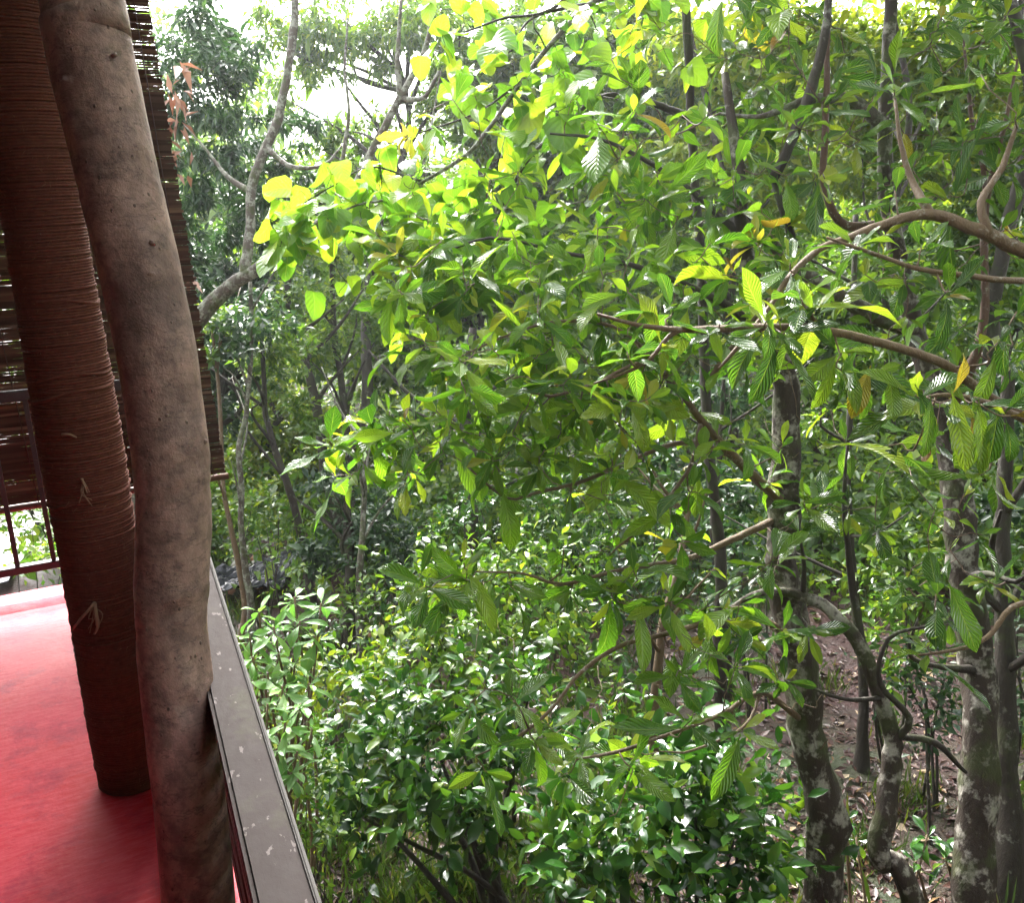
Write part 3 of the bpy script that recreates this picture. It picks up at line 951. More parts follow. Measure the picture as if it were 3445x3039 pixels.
def sprig_leaves(blobs, per_area, size, droop=.4, per=9, length=.26, size_sd=.22, spread=1.0):
    """leaves set alternately along short twigs that point outward and up, as on a real shrub"""
    P_, D_, N_, S_ = [], [], [], []
    for c, r in blobs:
        ns = max(6, int(per_area * math.pi * r * r / per))
        base = unit(rng.normal(size=(ns, 3))) * (rng.random((ns, 1)) ** .42) * r * spread
        ax = unit(unit(base) * .8 + np.array([0, 0, .55]) + rng.normal(0, .45, (ns, 3)))
        L = length * np.exp(rng.normal(0, .3, (ns, 1)))
        sd_ = unit(np.cross(ax, rng.normal(size=(ns, 3)))); s2 = np.cross(ax, sd_)
        for k in range(per):
            f = (k + 1) / per
            keep = rng.random(ns) < .88
            an = k * 2.2 + rng.normal(0, .4, (ns, 1))
            rad = sd_ * np.cos(an) + s2 * np.sin(an)
            bend = np.array([0, 0, -.18]) * f * f * L
            p = c + base + ax * L * f + bend
            w = 1.15 - .75 * f
            d = unit(ax * (1 - w * .55) + rad * w + np.array([0, 0, -droop * .6]) + rng.normal(0, .16, (ns, 3)))
            n = ax * .7 + np.array([0, 0, .6]) + rng.normal(0, .6, (ns, 3))
            P_.append(p[keep]); D_.append(d[keep]); N_.append(n[keep])
            S_.append((size * (1.1 - .35 * f) * np.exp(rng.normal(0, size_sd, ns)))[keep])
    return tuple(np.vstack(v_) for v_ in (P_, D_, N_)) + (np.concatenate(S_),)

def px_blobs(lst, zs=1.0):
    return [(P(x, y, t), r * t / FOC) for x, y, t, r in lst]

def ground_at(px, t):
    """ground point under image column px at optical depth t"""
    p = P(px, 2400, t)
    h = p[:2]
    for _ in range(8):   # slide down the column
        py = 2400
        ys = np.linspace(800, 4200, 341)
        pts = CAM + np.array([ray(px, y) for y in ys]) * t
        k = np.argmin(np.abs(pts[:, 2] - gz(pts[:, 0], pts[:, 1])))
        return pts[k]

# --- tree A : big corrugated leaves, lichen-spotted trunk at the lower right
bA = ground_at(2760, 5.1)
tA = Tree('broadleaf_tree', bA, 'tree with lichen-spotted dark trunk, pale on its left flank, leaning left at lower right', 'tree', MAT['bark_lichen'])
tA.limb('trunk', [bA + [0, 0, -.15]] + [P(x, y, t) for x, y, t in ((2765, 2990, 5.1), (2750, 2700, 5.1), (2705, 2450, 5.05), (2655, 2200, 5.0), (2630, 1900, 5.0), (2625, 1600, 5.0), (2640, 1350, 5.0), (2600, 1150, 4.95), (2540, 980, 4.9), (2500, 800, 4.9), (2480, 560, 4.9), (2440, 250, 4.9))],
        [.13, .112, .104, .10, .095, .09, .085, .074, .062, .05, .042, .034, .02], sides=14, step=.1, rough=.07)
for k, b in enumerate([
    # long bare limbs reaching left over the shrubs
    [(2640, 1700, 4.95, 0.0306), (2480, 1540, 4.7, 0.0245), (2360, 1420, 4.5, 0.0204), (2290, 1330, 4.4, 0.0163), (2180, 1220, 4.3, 0.0122), (2000, 1290, 4.2, 0.0088), (1850, 1335, 4.15, 0.0080), (1780, 1320, 4.1, 0.0048)],
    [(2380, 1300, 4.5, 0.0204), (2440, 1200, 4.4, 0.0150), (2550, 1060, 4.3, 0.0122), (2640, 950, 4.2, 0.0096)],
    [(2480, 1540, 4.7, 0.0204), (2300, 1490, 4.6, 0.0150), (2100, 1560, 4.5, 0.0122), (1960, 1620, 4.4, 0.0095), (1800, 1660, 4.35, 0.0088), (1700, 1675, 4.3, 0.0064), (1560, 1560, 4.3, 0.0048)],
    [(2360, 1420, 4.5, 0.0136), (2330, 1560, 4.45, 0.0109), (2270, 1650, 4.4, 0.0096), (2180, 1760, 4.35, 0.0080), (2080, 1840, 4.3, 0.0056), (2050, 1870, 4.3, 0.0032)],
    [(2620, 1750, 5.0, 0.0238), (2450, 1820, 4.7, 0.0177), (2300, 1880, 4.5, 0.0136), (2060, 1925, 4.3, 0.0102), (1890, 1965, 4.25, 0.0088), (1760, 1930, 4.2, 0.0064), (1600, 1925, 4.2, 0.0040)],
    [(2650, 2140, 5.0, 0.0272), (2500, 2050, 4.7, 0.0190), (2330, 2110, 4.4, 0.0136), (2100, 2170, 4.2, 0.0109), (1960, 2260, 4.1, 0.0088), (1850, 2390, 4.0, 0.0080), (1740, 2480, 3.95, 0.0064), (1600, 2545, 3.9, 0.0032)],
    [(2690, 2420, 5.0, 0.0204), (2560, 2330, 4.6, 0.0143), (2430, 2400, 4.35, 0.0109), (2250, 2470, 4.2, 0.0088), (2080, 2530, 4.1, 0.0088), (1940, 2555, 4.05, 0.0048)],
    [(2560, 2330, 4.6, 0.0095), (2500, 2450, 4.4, 0.0080), (2300, 2535, 4.25, 0.0056), (2220, 2530, 4.2, 0.0032)],
    [(2600, 1150, 4.95, 0.0340), (2400, 1000, 4.8, 0.0204), (2150, 900, 4.7, 0.0150), (1900, 850, 4.7, 0.0109), (1650, 800, 4.7, 0.0080), (1450, 870, 4.7, 0.0048)],
    [(2500, 800, 4.9, 0.0238), (2300, 620, 5.0, 0.0163), (2050, 480, 5.0, 0.0109), (1850, 450, 5.0, 0.0064)],
    [(2290, 1330, 4.4, 0.0136), (2100, 1120, 4.4, 0.0095), (1900, 1080, 4.4, 0.0088), (1700, 1130, 4.4, 0.0064), (1450, 1250, 4.4, 0.0040)],
]):
    tA.px_limb('branch', b, sides=8, mat=MAT['bark_tan'] if k not in (8, 9) else MAT['bark_dark'], seed=k, rough=.04)
tg = in_poly(370, [(1300, 850, 2000, 1250, 4.0, 5.2, 3), (1200, 700, 2100, 1000, 4.4, 5.4, 2.2), (1500, 1150, 2400, 1500, 3.9, 5.0, 2.6), (2000, 350, 2700, 800, 4.3, 5.4, 2.2),
                   (1250, 1300, 2100, 1620, 4.1, 5.0, 1.8), (1080, 1430, 1350, 1600, 4.5, 4.9, .5), (2000, 800, 2700, 1250, 3.9, 5.0, 2.4), (1400, 1820, 2300, 2050, 4.0, 4.7, .7), (1900, 1450, 2650, 1900, 4.0, 4.9, .9), (2100, 2000, 2700, 2400, 4.0, 4.8, .35),
                   (1550, 2280, 2500, 2640, 3.8, 4.4, .55), (1500, 300, 2100, 700, 4.8, 5.6, 1.0)])
# named tips taken from the photograph
tips = [(1720, 2345, 3.95), (1640, 2600, 3.9), (1800, 2500, 3.9), (1950, 2530, 4.0), (1350, 860, 4.6), (1820, 1000, 4.3), (2110, 870, 4.2), (2280, 930, 4.1), (2640, 840, 4.1), (2640, 980, 4.0), (1780, 1270, 4.05), (1590, 1500, 4.2), (1150, 1500, 4.6), (1250, 1420, 4.6), (2240, 1180, 4.0), (2030, 1000, 4.3),
        (1530, 1930, 4.2), (2130, 1920, 4.1), (2480, 2230, 4.3), (2280, 2180, 4.2), (2500, 2450, 4.3), (2130, 2590, 4.0), (2050, 2750, 4.0), (2060, 1580, 4.3), (2180, 1600, 4.2)]
tg = np.vstack([tg, tips])
T_ = P_many(tg)
dirs = tA.connect(T_)
data = rosette(T_, dirs, 4, 8, .188, .32, droop=.28, up=.6)
yt = P_many([(2530, 800, 4.05), (2570, 970, 4.0), (1330, 850, 4.55), (2140, 1270, 4.1), (1370, 460, 4.9)])
yd = rosette(yt, tA.connect(yt), 6, 8, .17, .2, spread=(15, 80), droop=.15)
leaf_objects('young', BIG, *yd, MAT['young'], tA.root)
# leafless twigs that tangle below the leaves
tA.connect(P_many(in_poly(95, [(1900, 1350, 2700, 2000, 4.0, 5.0, 2), (1500, 1850, 2600, 2500, 3.9, 4.9, 1.6), (2500, 1900, 2850, 2500, 4.4, 5.0, .6)])), r_tip=.0018, r_max=.008)
big_leaves(tA, 'bigl', BIG, data, MAT['bigl'])
tA.twigs.build('twigs', MAT['bark_tan'], tA.root, 'stuff')

# --- tree B : right-hand trunk
bB = ground_at(3265, 5.0)
tB = Tree('broadleaf_tree', bB, 'tree with thick upright trunk blotched with white lichen at the right edge', 'tree', MAT['bark_lichen'])
tB.limb('trunk', [bB + [0, 0, -.15]] + [P(x, y, t) for x, y, t in ((3265, 3000, 5.0), (3300, 2600, 5.05), (3285, 2250, 5.1), (3250, 1950, 5.15), (3225, 1700, 5.2), (3170, 1400, 5.25), (3090, 1120, 5.3), (2990, 760, 5.3), (2975, 430, 5.3), (2995, 100, 5.3), (3010, -250, 5.3))],
        [.135, .112, .10, .095, .09, .083, .075, .063, .052, .044, .038, .03], sides=14, step=.1, rough=.07, seed=3)
for k, b in enumerate([
    [(2978, 430, 5.3, .045), (2900, 350, 5.2, .04), (2790, 330, 5.1, .034), (2690, 345, 5.0, .024), (2560, 390, 4.9, .014), (2420, 380, 4.9, .008)],
    [(3090, 1120, 5.3, .05), (2960, 1080, 5.2, .05), (2820, 1000, 5.1, .046), (2700, 920, 5.0, .04), (2600, 830, 4.9, .03), (2540, 760, 4.9, .02), (2400, 640, 4.9, .01)],
    [(2990, 760, 5.3, .04), (2850, 760, 5.1, .026), (2785, 640, 5.0, .022), (2775, 430, 4.95, .02), (2780, 200, 4.9, .017), (2795, -60, 4.9, .01)],
    [(2600, 600, 4.95, .03), (2690, 420, 4.9, .032), (2745, 260, 4.85, .03), (2780, 100, 4.8, .026), (2790, -80, 4.8, .018)],
    [(3170, 1400, 5.25, .04), (3300, 1150, 5.0, .025), (3320, 700, 4.9, .018), (3380, 420, 4.8, .012), (3420, 200, 4.8, .006)],
    [(3300, 800, 4.9, .018), (3310, 600, 4.85, .014), (3270, 400, 4.8, .012), (3240, 120, 4.8, .006)],
    [(3250, 1950, 5.15, .03), (3330, 1930, 4.8, .018), (3420, 1960, 4.6, .014), (3500, 1900, 4.5, .01)],
    [(3285, 2250, 5.1, .03), (3150, 2240, 4.8, .014), (3060, 2200, 4.6, .01), (3090, 2080, 4.5, .006)],
    [(2700, 920, 5.0, .028), (2640, 740, 4.9, .02), (2600, 600, 4.95, .022)],
]):
    tB.px_limb('branch', b, sides=8, mat=MAT['bark_grey'] if k in (0, 1) else (MAT['bark_red'] if k in (2, 4, 5) else MAT['bark_dark']), seed=40 + k)
tg = in_poly(150, [(2400, 0, 3450, 450, 4.3, 5.6, 3), (2600, 400, 3500, 850, 4.3, 5.4, 2.2), (2900, 850, 3500, 1400, 4.4, 5.2, 1.4), (2050, -100, 2700, 350, 4.6, 5.8, 1.6),
                  (2850, 1650, 3400, 2050, 4.3, 4.9, .5), (2700, 1250, 3300, 1700, 4.5, 5.2, .8)])
T_ = P_many(tg)
dirs = tB.connect(T_)
data = rosette(T_, dirs, 4, 8, .188, .32, droop=.28, up=.6)
big_leaves(tB, 'big', BIG, data, MAT['big'])
# the upper crown above the frame, shading the right-hand side
ub = [(P(x, y, t) + np.array([0, 0, rng.uniform(0, .8)]), rng.uniform(.8, 1.25)) for x, y, t in [(2500, -700, 5.5), (2900, -600, 5.2), (3300, -700, 5), (2700, -900, 7), (3100, -900, 7), (3600, -500, 5), (2400, -800, 7.5), (3500, -900, 7.2), (3900, -300, 5), (2900, -1300, 6), (3300, -1400, 5.5), (3000, -700, 9), (3500, -700, 9), (2600, -700, 9.5), (2200, -800, 6), (2100, -1100, 7.5), (3400, -300, 7.5), (3700, -700, 6.5), (2800, -500, 7.5), (3200, -1000, 10)]]
leaf_mesh('upper_crown', MID, *blob_leaves(ub, 115, .22, droop=.4, clump=.42, n_cl=16), MAT['big'], tB.root)
for c, r in ub[:8]:
    S_ = np.vstack(tB.skel); i_ = int(np.argmin(np.linalg.norm(S_ - (c - [0, 0, .6]), axis=1)))
    tB.limb('branch', [S_[i_], (S_[i_] + c) / 2 + rng.normal(0, .1, 3), c], [.02, .015, .005], sides=6, step=.2, seed=int(c[0] * 100) % 997)
tB.twigs.build('twigs', MAT['bark_red'], tB.root, 'stuff')

# --- tree C : thin crooked trunk between the two
bC = ground_at(3170, 4.7)
tC = Tree('crooked_tree', bC, 'thin crooked tree with kinked mossy trunk between the two thick lichen trunks', 'tree', MAT['bark_lichen'])
tC.limb('trunk', [bC + [0, 0, -.1]] + [P(x, y, t) for x, y, t in ((3060, 3020, 4.7), (2950, 2900, 4.7), (2955, 2800, 4.7), (2990, 2640, 4.7), (3005, 2500, 4.7), (2965, 2350, 4.72), (2900, 2190, 4.75), (2800, 2060, 4.8), (2690, 2000, 4.8), (2560, 1995, 4.8), (2440, 2060, 4.7))],
        [.075, .062, .058, .056, .054, .05, .042, .04, .036, .03, .02, .008], sides=12, step=.06, rough=.07, seed=5)
for k, b in enumerate([
    [(3005, 2500, 4.7, .026), (3060, 2420, 4.6, .018), (2960, 2300, 4.55, .014), (2990, 2150, 4.5, .011), (3110, 2110, 4.4, .007), (3200, 2100, 4.4, .003)],
    [(3030, 2480, 4.7, .02), (3150, 2500, 4.75, .018), (3210, 2560, 4.8, .014), (3250, 2600, 4.9, .01)],
    [(2900, 2190, 4.75, .028), (2880, 2050, 4.8, .024), (2860, 1900, 4.8, .02), (2840, 1700, 4.8, .014), (2850, 1500, 4.8, .006)],
    [(2960, 2350, 4.7, .014), (2830, 2350, 4.6, .01), (2720, 2310, 4.6, .006), (2640, 2290, 4.6, .003)],
    [(2700, 2000, 4.8, .016), (2705, 1900, 4.75, .012), (2690, 1800, 4.7, .006)],
]):
    tC.px_limb('branch', b, sides=7, mat=MAT['bark_dark'], seed=70 + k)
tips = P_many([(2690, 1790, 4.6), (2850, 1480, 4.7), (3200, 2105, 4.4), (2640, 2290, 4.5), (2430, 2080, 4.6), (2560, 1900, 4.6), (2450, 1950, 4.6), (2720, 2120, 4.6), (2500, 2150, 4.5), (2860, 1700, 4.7)])
dirs = tC.connect(tips)
data = rosette(tips, dirs, 5, 8, .18)
big_leaves(tC, 'big', BIG, data, MAT['big'])
tC.twigs.build('twigs', MAT['bark_dark'], tC.root, 'stuff')

# --- tree D : nearest limbs coming in from the right edge
bD = ground_at(4150, 3.9)
tD = Tree('broadleaf_tree', bD, 'tree outside the right edge whose tan limbs and largest ribbed leaves reach in', 'tree', MAT['bark_tan'])
tD.limb('trunk', [bD + [0, 0, -.1], P(4160, 3000, 3.9), P(4120, 2300, 3.9), P(4060, 1700, 3.85), P(4000, 1250, 3.8), P(3900, 1020, 3.75)], [.13, .12, .11, .10, .085, .06], sides=12, step=.1, rough=.06, seed=8)
for k, b in enumerate([
    [(3900, 1020, 3.75, 0.0400), (3650, 920, 3.7, 0.0336), (3445, 838, 3.65, 0.0288), (3300, 775, 3.6, 0.0272), (3130, 722, 3.6, 0.0240), (3000, 750, 3.6, 0.0192), (2870, 800, 3.6, 0.0168), (2760, 840, 3.55, 0.0144), (2660, 930, 3.5, 0.0120), (2590, 1035, 3.45, 0.0096), (2480, 1170, 3.4, 0.0080), (2420, 1240, 3.4, 0.0056)],
    [(4060, 1700, 3.85, .04), (3700, 1530, 3.6, .03), (3445, 1400, 3.4, .022), (3320, 1330, 3.3, .019), (3200, 1240, 3.2, .0175), (3050, 1180, 3.15, .0165), (2760, 1112, 3.1, .015), (2550, 1106, 3.05, .0135), (2300, 1110, 3.0, .011), (2150, 1095, 3.0, .008), (2010, 1058, 3.0, .005)],
    [(3650, 920, 3.7, .02), (3445, 941, 3.5, .0135), (3250, 925, 3.45, .012), (3080, 905, 3.4, .010), (2920, 850, 3.4, .008), (2780, 800, 3.4, .005)],
    [(3700, 1530, 3.6, .02), (3445, 1410, 3.1, .014), (3300, 1350, 3.0, .011), (3190, 1330, 2.95, .008), (3120, 1336, 2.9, .005)],
    [(3130, 722, 3.6, .02), (3070, 600, 3.7, .014), (3030, 480, 3.7, .01), (3010, 330, 3.7, .006)],
    [(3330, 790, 3.6, .02), (3300, 680, 3.6, .016), (3370, 560, 3.6, .013), (3420, 420, 3.6, .008)],
    [(2300, 1110, 3.0, .009), (2250, 1130, 3.0, .008), (2180, 1215, 3.0, .007), (2100, 1255, 3.0, .006), (2000, 1290, 3.0, .004)],
    [(4120, 2300, 3.9, .03), (3700, 2100, 3.6, .016), (3445, 2030, 3.3, .011), (3320, 2150, 3.25, .009), (3200, 2190, 3.2, .007), (3090, 2205, 3.2, .004)],
    [(2760, 1112, 3.1, .009), (2730, 1060, 3.05, .006), (2700, 1020, 3.0, .004)],
]):
    tD.px_limb('branch', b, sides=9, seed=100 + k, step=.05)
tips = P_many([(2690, 1000, 3.0), (2740, 1040, 3.05), (2420, 1090, 3.0), (2260, 1040, 3.05), (2230, 1150, 3.0), (2110, 1180, 3.0), (2580, 1080, 3.0), (2660, 880, 3.4), (2950, 1250, 3.05), (2830, 1190, 3.05), (2860, 1260, 3.0), (3080, 1330, 2.85), (3200, 1345, 2.85), (3280, 1350, 2.9), (3400, 1400, 2.8),
               (3010, 640, 3.6), (3100, 830, 3.4), (2880, 820, 3.4), (3360, 1150, 3.1), (3420, 1050, 3.2), (2640, 1120, 3.0), (3010, 300, 3.6), (3420, 380, 3.5), (3300, 250, 3.6), (3200, 980, 3.3), (3150, 2000, 3.2), (3120, 2180, 3.2), (2990, 1500, 3.1), (3300, 1600, 3.0)])
dirs = tD.connect(tips)
data = rosette(tips, dirs, 4, 8, .20, .25)
big_leaves(tD, 'big', BIG, data, MAT['big'])
# the largest dark ribbed leaves hanging at the right
hang = np.array([(3075, 1290, 2.8), (3200, 1310, 2.8), (3290, 1340, 2.85), (3360, 1345, 2.9), (3000, 1250, 2.9), (3190, 1960, 2.9), (2930, 1230, 3.0), (3130, 1330, 2.75)])
hp_ = P_many(hang)
hd = unit(np.array([RIGHT * a - UP * b_ - FWD * c for a, b_, c in ((.45, 1, .3), (.12, 1, .25), (.1, 1, .1), (-.25, 1, .3), (-.2, 1, .4), (.35, 1, .2), (-.5, 1, .3), (-.1, 1, .2))]))
hn = np.array([-FWD + .6 * UP + RIGHT * a for a in (.2, -.1, .3, -.3, .1, .2, -.2, .5)])
leaf_objects('big', BIG, hp_, hd, hn, np.array([.26, .27, .25, .24, .2, .24, .2, .2]), MAT['big'], tD.root)
# its unseen crown overhead, above the frame, added to shade the lower right
ub = []
for _ in range(26):
    ub.append((np.array([rng.uniform(2.5, 7.0), rng.uniform(-1.0, 4.6), 0]), rng.uniform(.7, 1.15)))
ub = [(c + np.array([0, 0, max(rng.uniform(3.6, 5.6), 1.6 + .30 * np.hypot(c[0], c[1]) + r + .3)]), r) for c, r in ub]
leaf_mesh('upper_crown', MID, *blob_leaves(ub, 62, .22, droop=.4, clump=.42, n_cl=14), MAT['big'], tD.root)
tD.limb('trunk', [P(3900, 1020, 3.75), P(3950, 500, 3.8), P(3900, -200, 3.9), P(3850, -700, 4.0)], [.06, .055, .045, .03], sides=10, step=.1, seed=8)
for c, r in ub[::3]:
    S_ = np.vstack(tD.skel); i_ = int(np.argmin(np.linalg.norm(S_ - (c - [0, 0, .5]), axis=1)))
    tD.limb('branch', [S_[i_], (S_[i_] + c) / 2 + rng.normal(0, .1, 3) + [0, 0, .2], c], [.02, .015, .005], sides=6, step=.2, seed=int(abs(c[0]) * 100) % 991)
tD.twigs.build('twigs', MAT['bark_tan'], tD.root, 'stuff')

# --- tree E : heart-shaped lime leaves on thin arching branches
bE = ground_at(2420, 7.2)
tE = Tree('heart_leaved_tree', bE, 'slender tree with arching branches and lime heart-shaped leaves top centre', 'tree', MAT['bark_dark'])
tE.limb('trunk', [bE + [0, 0, -.1], P(2420, 2000, 7.1), P(2380, 1400, 6.9), P(2350, 900, 6.7), P(2330, 400, 6.4), P(2300, -100, 6.0), P(2250, -320, 5.8)], [.06, .05, .042, .036, .032, .03, .02], sides=10, step=.12, seed=9)
for k, b in enumerate([
    [(2300, -100, 6.0, .03), (2130, -30, 5.7, .022), (1990, 10, 5.5, .018), (1880, 120, 5.3, .016), (1760, 270, 5.2, .014), (1650, 420, 5.1, .013), (1560, 525, 5.0, .012), (1420, 610, 5.0, .010), (1300, 670, 4.95, .008), (1200, 690, 4.9, .006), (1030, 770, 4.9, .004)],
    [(2330, 400, 6.4, .03), (2150, 330, 6.0, .02), (2000, 330, 5.7, .016), (1900, 440, 5.5, .014), (1800, 510, 5.4, .012), (1710, 650, 5.3, .010), (1670, 740, 5.3, .006)],
    [(2300, -100, 6.0, .02), (2050, -120, 5.6, .014), (1850, 30, 5.4, .010), (1700, 60, 5.3, .008), (1560, 110, 5.2, .005)],
    [(1990, 10, 5.5, .012), (1790, 60, 5.4, .008), (1720, 170, 5.3, .006), (1650, 200, 5.3, .003)],
    [(1760, 270, 5.2, .008), (1600, 380, 5.2, .006), (1400, 450, 5.1, .004)],
    [(1420, 610, 5.0, .007), (1250, 560, 5.0, .005), (1130, 620, 4.95, .004), (960, 720, 4.9, .003)],
]):
    tE.px_limb('branch', b, sides=7, mat=MAT['bark_dark'] if k != 0 else MAT['bark_grey'], seed=130 + k)
tg = in_poly(260, [(920, 640, 1250, 850, 4.7, 5.2, 1.5), (1100, 540, 1650, 800, 4.8, 5.4, 2.2), (1450, 0, 2000, 330, 5.0, 5.8, 2), (1650, 250, 2150, 700, 5.0, 5.8, 2), (1400, 700, 2000, 950, 4.9, 5.6, 1.4), (1950, -50, 2400, 250, 5.2, 6.0, 1.2)])
tg = np.vstack([tg, [(905, 735, 4.85), (960, 780, 4.85), (1010, 640, 4.9), (1100, 560, 4.9), (1280, 480, 5.0), (1390, 400, 5.0), (1430, 420, 5.0), (1130, 985, 5.0), (1160, 960, 5.0), (1490, 100, 5.0), (1560, 60, 5.1)]])
T_ = P_many(tg)
dirs = tE.connect(T_, r_tip=.002, r_max=.006)
n = len(T_) * 2
pos = np.repeat(T_, 2, 0) + rng.normal(0, .03, (n, 3))
d = unit(np.repeat(dirs, 2, 0) * .6 + rng.normal(0, .5, (n, 3)) + np.array([0, 0, -.75]))
nn = np.array([0, 0, 1.0]) - FWD * .25 + rng.normal(0, .4, (n, 3))
sz = .135 * np.exp(rng.normal(0, .22, n))
big_leaves(tE, 'heart', HEART, (pos, d, nn, sz), MAT['heart'])
tE.twigs.build('twigs', MAT['bark_dark'], tE.root, 'stuff')

# --- tree F : lichen limb forking behind the blind, dark drooping foliage
bF = ground_at(420, 8.2)
tF = Tree('lichen_limbed_tree', bF, 'tree behind the blind with pale lichen limb forking upward and dark drooping foliage', 'tree', MAT['bark_grey'])
tF.limb('trunk', [bF + [0, 0, -.1], P(430, 2000, 8.2), P(470, 1600, 8.1), P(560, 1300, 8.0), P(660, 1090, 7.9), P(760, 970, 7.8), P(840, 920, 7.75), P(930, 850, 7.7), P(1010, 790, 7.6), P(1110, 720, 7.5), P(1180, 650, 7.5), P(1260, 500, 7.5), P(1350, 330, 7.5), P(1430, 170, 7.5), P(1460, 20, 7.5)],
        [.10, .09, .085, .08, .072, .066, .056, .046, .042, .038, .035, .032, .03, .024, .016], sides=12, step=.12, rough=.06, seed=12)
for k, b in enumerate([
    [(825, 930, 7.75, .05), (838, 800, 7.8, .046), (850, 650, 7.8, .044), (885, 520, 7.8, .041), (930, 400, 7.8, .04), (965, 250, 7.8, .036), (985, 100, 7.8, .038), (990, -120, 7.8, .025)],
    [(850, 650, 7.8, .03), (760, 590, 7.9, .022), (690, 500, 8.0, .012), (620, 420, 8.1, .006)],
    [(900, 500, 7.8, .03), (980, 560, 7.7, .022), (1090, 555, 7.6, .014), (1150, 490, 7.6, .008)],
    [(1350, 330, 7.5, .03), (1340, 210, 7.5, .022), (1350, 0, 7.5, .014)],
    [(1110, 720, 7.5, .02), (1170, 430, 7.6, .016), (1160, 230, 7.6, .012), (1170, 60, 7.6, .008)],
    [(1350, 330, 7.5, .024), (1430, 320, 7.4, .018), (1480, 240, 7.4, .012), (1440, 480, 7.4, .01), (1420, 560, 7.4, .006)],
]):
    tF.px_limb('branch', b, sides=9, seed=160 + k)
bl_ = px_blobs([(600, 120, 8.8, 150), (690, 330, 8.8, 170), (640, 560, 8.6, 130), (760, 480, 8.6, 130), (820, 240, 9, 140), (880, 660, 8.8, 110), (700, 760, 8.8, 120), (960, 600, 9, 100), (560, 330, 8.6, 110), (600, 760, 8.6, 90), (1010, 440, 9, 80), (640, 930, 8.8, 90)])
bl_ += px_blobs([(560, 500, 9.2, 120), (760, 150, 9.4, 130), (900, 420, 9.6, 110), (780, 660, 9.4, 110), (680, 60, 9.4, 120), (880, 780, 9.4, 90), (560, 640, 9, 100), (650, 850, 9.2, 110), (560, 820, 9, 100)])
data = blob_leaves(bl_, 1150, .105, droop=.8, clump=.33, n_cl=20)
leaf_mesh('crown', [NARROW], *data, MAT['dark'], tF.root)
data = blob_leaves(px_blobs([(585, 300, 8.0, 45), (600, 400, 8.0, 40), (610, 230, 8, 30), (600, 520, 8.0, 40), (640, 930, 8, 25), (625, 600, 8, 25)]), 260, .16, droop=1.2, clump=.5, n_cl=5)
leaf_mesh('dry_leaves', [NARROW], *data, MAT['dry'], tF.root)

